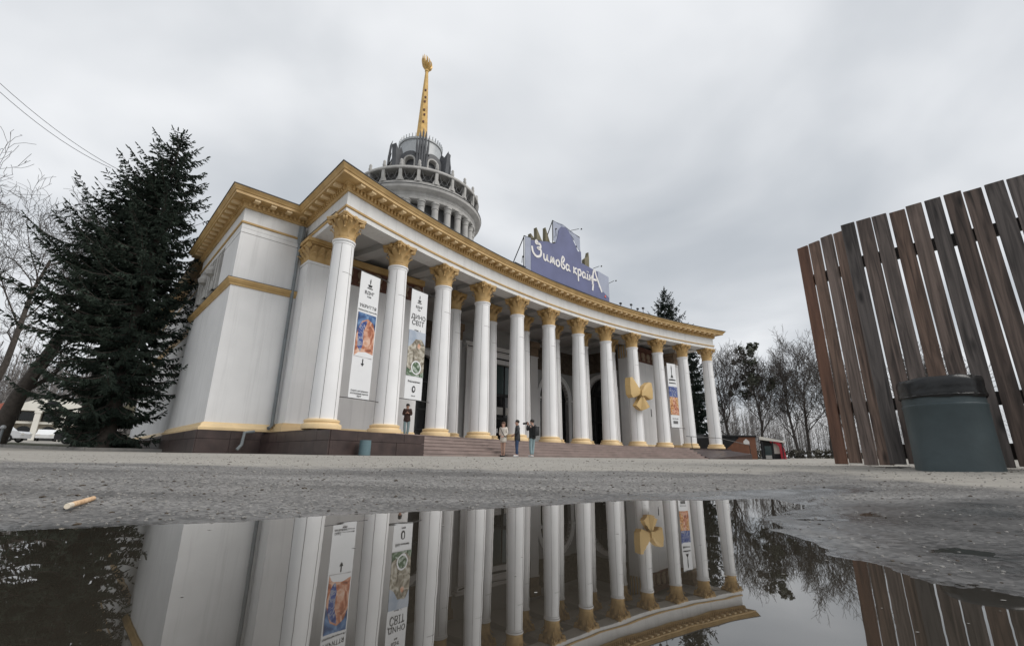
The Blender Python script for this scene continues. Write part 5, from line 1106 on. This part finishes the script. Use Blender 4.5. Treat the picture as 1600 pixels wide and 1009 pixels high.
# ------------------------------------------------------------------ people
def skin_me(name,V,E,Rd,sub=1):
    me=bpy.data.meshes.new(name); me.from_pydata([tuple(v) for v in V],E,[]); o=bpy.data.objects.new(name,me); COL.objects.link(o)
    m=o.modifiers.new('s','SKIN'); 
    for i,sv in enumerate(me.skin_vertices[0].data): sv.radius=(Rd[i],Rd[i]) if not isinstance(Rd[i],tuple) else Rd[i]; sv.use_root=(i==0)
    m.use_smooth_shade=True; s=o.modifiers.new('u','SUBSURF'); s.levels=sub; s.render_levels=sub
    bpy.context.view_layer.update(); r_=bpy.data.meshes.new_from_object(o.evaluated_get(bpy.context.evaluated_depsgraph_get())); bpy.data.objects.remove(o); bpy.data.meshes.remove(me); r_.name=name; return r_
def person(label,loc,rz,h,pose,coat,legs,shoes,hair,skirt=False,longhair=False,coat_len=.0,leg_kind='trousers'):
    # local +y is the facing direction; unit figure 1.75 m scaled to h
    k=h/1.75; t=thing('person',label,'person',loc,rz,'people by the colonnade')
    J=dict(pelvis=(0,0,.95),waist=(0,.01,1.10),chest=(0,.0,1.30),neck=(0,.01,1.47),head0=(0,.025,1.56),head1=(0,.03,1.66),lsh=(-.17,0,1.41),rsh=(.17,0,1.41),lel=(-.22,-.03,1.14),rel=(.22,-.03,1.14),lwr=(-.21,.06,.90),rwr=(.21,.06,.90),lhip=(-.09,0,.92),rhip=(.09,0,.92),lkn=(-.10,.03,.50),rkn=(.10,.03,.50),lan=(-.10,0,.09),ran=(.10,0,.09),lto=(-.11,.15,.035),rto=(.11,.15,.035))
    J.update(pose); J={a:Vector(b)*k for a,b in J.items()}
    nm=['pelvis','waist','chest','neck','head0','head1','lsh','rsh','lel','rel','lwr','rwr','lhip','rhip','lkn','rkn','lan','ran','lto','rto']; ix={n_:i for i,n_ in enumerate(nm)}
    E=[('pelvis','waist'),('waist','chest'),('chest','neck'),('neck','head0'),('head0','head1'),('chest','lsh'),('chest','rsh'),('lsh','lel'),('lel','lwr'),('rsh','rel'),('rel','rwr'),('pelvis','lhip'),('pelvis','rhip'),('lhip','lkn'),('lkn','lan'),('rhip','rkn'),('rkn','ran'),('lan','lto'),('ran','rto')]
    rad=dict(pelvis=.115,waist=.105,chest=.125,neck=.055,head0=.088,head1=.098,lsh=.06,rsh=.06,lel=.042,rel=.042,lwr=.028,rwr=.028,lhip=.085,rhip=.085,lkn=.058,rkn=.058,lan=.04,ran=.04,lto=.032,rto=.032)
    V=[J[n_] for n_ in nm]; Rd=[rad[n_]*k for n_ in nm]; EE=[(ix[a],ix[b]) for a,b in E]
    for s in 'lr':   # palm and five fingers
        wv=J[s+'wr']; d=(wv-J[s+'el']).normalized(); a=d.cross(Vector((1,0,0)) if abs(d.x)<.8 else Vector((0,1,0))).normalized(); i0=len(V); V.append(wv+d*.07*k); Rd.append(.030*k); EE.append((ix[s+'wr'],i0))
        for f,(o_,ln) in enumerate(((-.036,.060),(-.022,.085),(-.005,.092),(.012,.086),(.028,.068))):
            b0=len(V); V.append(V[i0]+a*o_*k+d*(.012 if f==0 else .03)*k); Rd.append(.010*k); V.append(V[b0]+d*ln*.5*k+a*(o_*.5 if f==0 else 0)*k+Vector((0,.012*k,0))); Rd.append(.009*k); EE+=[(i0,b0),(b0,b0+1)]
    me=skin_me('body',V,EE,Rd); me.materials.append(MT['skin']); link('body',me,t)
    # face: nose, eyes, mouth, ears
    H0=J['head1']; T=Matrix.Translation(H0-Vector((0,0,.035*k)))@Matrix.Rotation(pose.get('turn',0) if not isinstance(pose.get('turn',0),tuple) else 0,4,'Z')
    mb=MB(); mb.lathe([(.004,.03),(.012,0),(.016,-.02),(.002,-.03)],6,T=T@Matrix.Scale(k,4)@Matrix.Translation((0,.094,-.01))); 
    for s in (-1,1): mb.lathe([(.005,-.012),(.02,-.008),(.022,.01),(.005,.014)],8,T=T@Matrix.Scale(k,4)@Matrix.Translation((s*.085,0,0))@Matrix.Rotation(PI/2,4,'Y'))
    mb.build('face_features','skin',t)
    mb=MB()
    for s in (-1,1): mb.lathe([(.002,-.006),(.009,0),(.002,.006)],6,T=T@Matrix.Scale(k,4)@Matrix.Translation((s*.032,.083,.015)))
    mb.box(-.022*k,.022*k,.082*k,.088*k,-.062*k,-.055*k,T=T); mb.build('eyes_and_mouth','hair_dark',t)
    # hair cap
    mb=MB(); mb.lathe([(.094,-.01),(.103,.03),(.098,.075),(.07,.112),(.02,.128),(.001,.13)],14,T=T@Matrix.Scale(k,4)@Matrix.Translation((0,-.018,.005))@Matrix.Rotation(.28,4,'X')); 
    if longhair: mb.lathe([(.05,-.26),(.085,-.2),(.10,-.05),(.103,.03)],12,T=T@Matrix.Scale(k,4)@Matrix.Translation((0,-.045,0))@Matrix.Diagonal((1.1,.6,1,1)))
    mb.build('hair',hair,t,smooth=70)
    # coat
    hz=(.80-coat_len)*k; pv=J['pelvis']; CV=[Vector((pv.x,pv.y,hz)),Vector((pv.x,pv.y,hz+.10*k)),pv+Vector((0,0,.02*k)),J['waist'],J['chest'],J['neck'].lerp(J['chest'],.12),J['lsh'],J['rsh'],J['lel'],J['rel'],J['lwr'].lerp(J['lel'],.06),J['rwr'].lerp(J['rel'],.06)]
    CR_=[(.205*k,.155*k),(.205*k,.16*k),(.195*k,.155*k),(.17*k,.14*k),(.175*k,.145*k),.078*k,.095*k,.095*k,.072*k,.072*k,.052*k,.052*k]
    me=skin_me('coat',CV,[(0,1),(1,2),(2,3),(3,4),(4,5),(4,6),(4,7),(6,8),(7,9),(8,10),(9,11)],CR_); me.materials.append(MT[coat]); link('coat',me,t)
    if leg_kind=='trousers': LV=[J['pelvis'],J['lhip'],J['rhip'],J['lkn'],J['rkn'],J['lan'],J['ran']]; lr=[.09*k,.10*k,.10*k,.078*k,.078*k,.062*k,.062*k]
    else: LV=[J['pelvis'],J['lhip'],J['rhip'],J['lkn'],J['rkn'],J['lan'],J['ran']]; lr=[.08*k,.09*k,.09*k,.062*k,.062*k,.044*k,.044*k]
    me=skin_me(leg_kind,LV,[(0,1),(0,2),(1,3),(2,4),(3,5),(4,6)],lr); me.materials.append(MT[legs]); link(leg_kind,me,t)
    for s in 'lr':
        hi=.0 if leg_kind=='trousers' else .16
        me=skin_me('shoe',[J[s+'an']+Vector((0,-.02,hi))*k,J[s+'an']+Vector((0,-.02,-.04))*k,J[s+'to']+Vector((0,.02,.012))*k],[(0,1),(1,2)],[.055*k,.052*k,.043*k]); me.materials.append(MT[shoes]); link('shoe',me,t)
    return t,J,k
def face_to(px,py): return math.atan2(-px,py)
x,y=-.35,23.25; t,J,k=person('woman in cream coat and dark boots, leftmost of three by the steps',(x,y,gz(x,y)+.0),R(150),1.66,dict(lwr=(-.10,.16,1.02),rwr=(.12,.15,1.10),lan=(-.05,0,.09),lto=(-.05,.15,.035),ran=(.05,.02,.09),rto=(.07,.17,.035),lkn=(-.07,.03,.5),rkn=(.07,.04,.5)),'coat_cream','tights_nude','coat_black','hair_brown',longhair=True,leg_kind='tights',coat_len=.12)
MB().tube([(.1*k,.15*k,1.42*k),(.0,.17*k,1.25*k),(-.15*k,.15*k,1.0*k),(-.19*k,.02*k,.98*k),(-.1*k,-.15*k,1.2*k),(.1*k,-.1*k,1.43*k),(.1*k,.15*k,1.42*k)],.014,5).build('bag_strap','coat_black',t)
x,y=.33,23.2; t,J,k=person('man in dark padded jacket and blue jeans between the two others',(x,y,gz(x,y)),R(95),1.76,dict(lwr=(-.17,.17,1.04),lel=(-.25,-.02,1.16),rwr=(.17,.17,1.02),rel=(.26,-.04,1.15),lan=(-.13,.04,.09),lto=(-.15,.19,.035),ran=(.12,-.02,.09),rto=(.15,.13,.035)),'coat_charcoal','jeans_blue','shoe_white','hair_dark',coat_len=.10)
MB().box(-.05,.05,.14,.16,1.0,1.1).build('badge','sign_letter',t)
x,y=1.06,23.2; t,J,k=person('man in black jacket and pale jeans raising a camera',(x,y,gz(x,y)),R(52),1.80,dict(lwr=(-.07,.22,1.50),lel=(-.21,.15,1.22),rwr=(.06,.24,1.50),rel=(.22,.14,1.22),lan=(-.08,.0,.09),lto=(-.09,.15,.035),ran=(.06,.03,.09),rto=(.08,.18,.035)),'coat_black','jeans_pale','shoe_white','hair_dark')
MB().box(-.16*k,.16*k,-.30*k,-.12*k,.98*k,1.40*k).lathe([(.01,.95),(.12,1.0),(.15,1.1),(.14,1.32),(.05,1.42)],10,T=Matrix.Scale(k,4)@Matrix.Translation((0,-.2,0))).build('backpack','coat_black',t,smooth=40)
C_=thing('camera','black photo camera held up by the man in the black jacket','camera',Vector((x,y,gz(x,y)))+Matrix.Rotation(R(52),3,'Z')@Vector((0,.30*k,1.56*k)),R(52)); MB().box(-.075,.075,-.04,.04,-.05,.05).box(-.03,.03,-.03,.03,.05,.08).build('camera_body','frame_black',C_); MB().lathe([(.04,.03),(.045,.12),(.05,.24),(.03,.24)],12,T=Matrix.Rotation(-PI/2,4,'X')).build('lens','frame_black',C_)
c=W(-12.35,61.55,PZ-.004); t,J,k=person('person in brown jacket and pale trousers standing on the plinth between columns',c,R(180)+.2,1.62,dict(lwr=(-.06,.20,1.22),lel=(-.22,.03,1.14),rwr=(.06,.20,1.22),rel=(.22,.03,1.14),head1=(0,.06,1.65),lan=(-.06,0,.09),ran=(.06,0,.09),lto=(-.08,.14,.035),rto=(.08,.14,.035)),'coat_brown','jeans_pale','coat_brown','hair_dark',coat_len=.05)
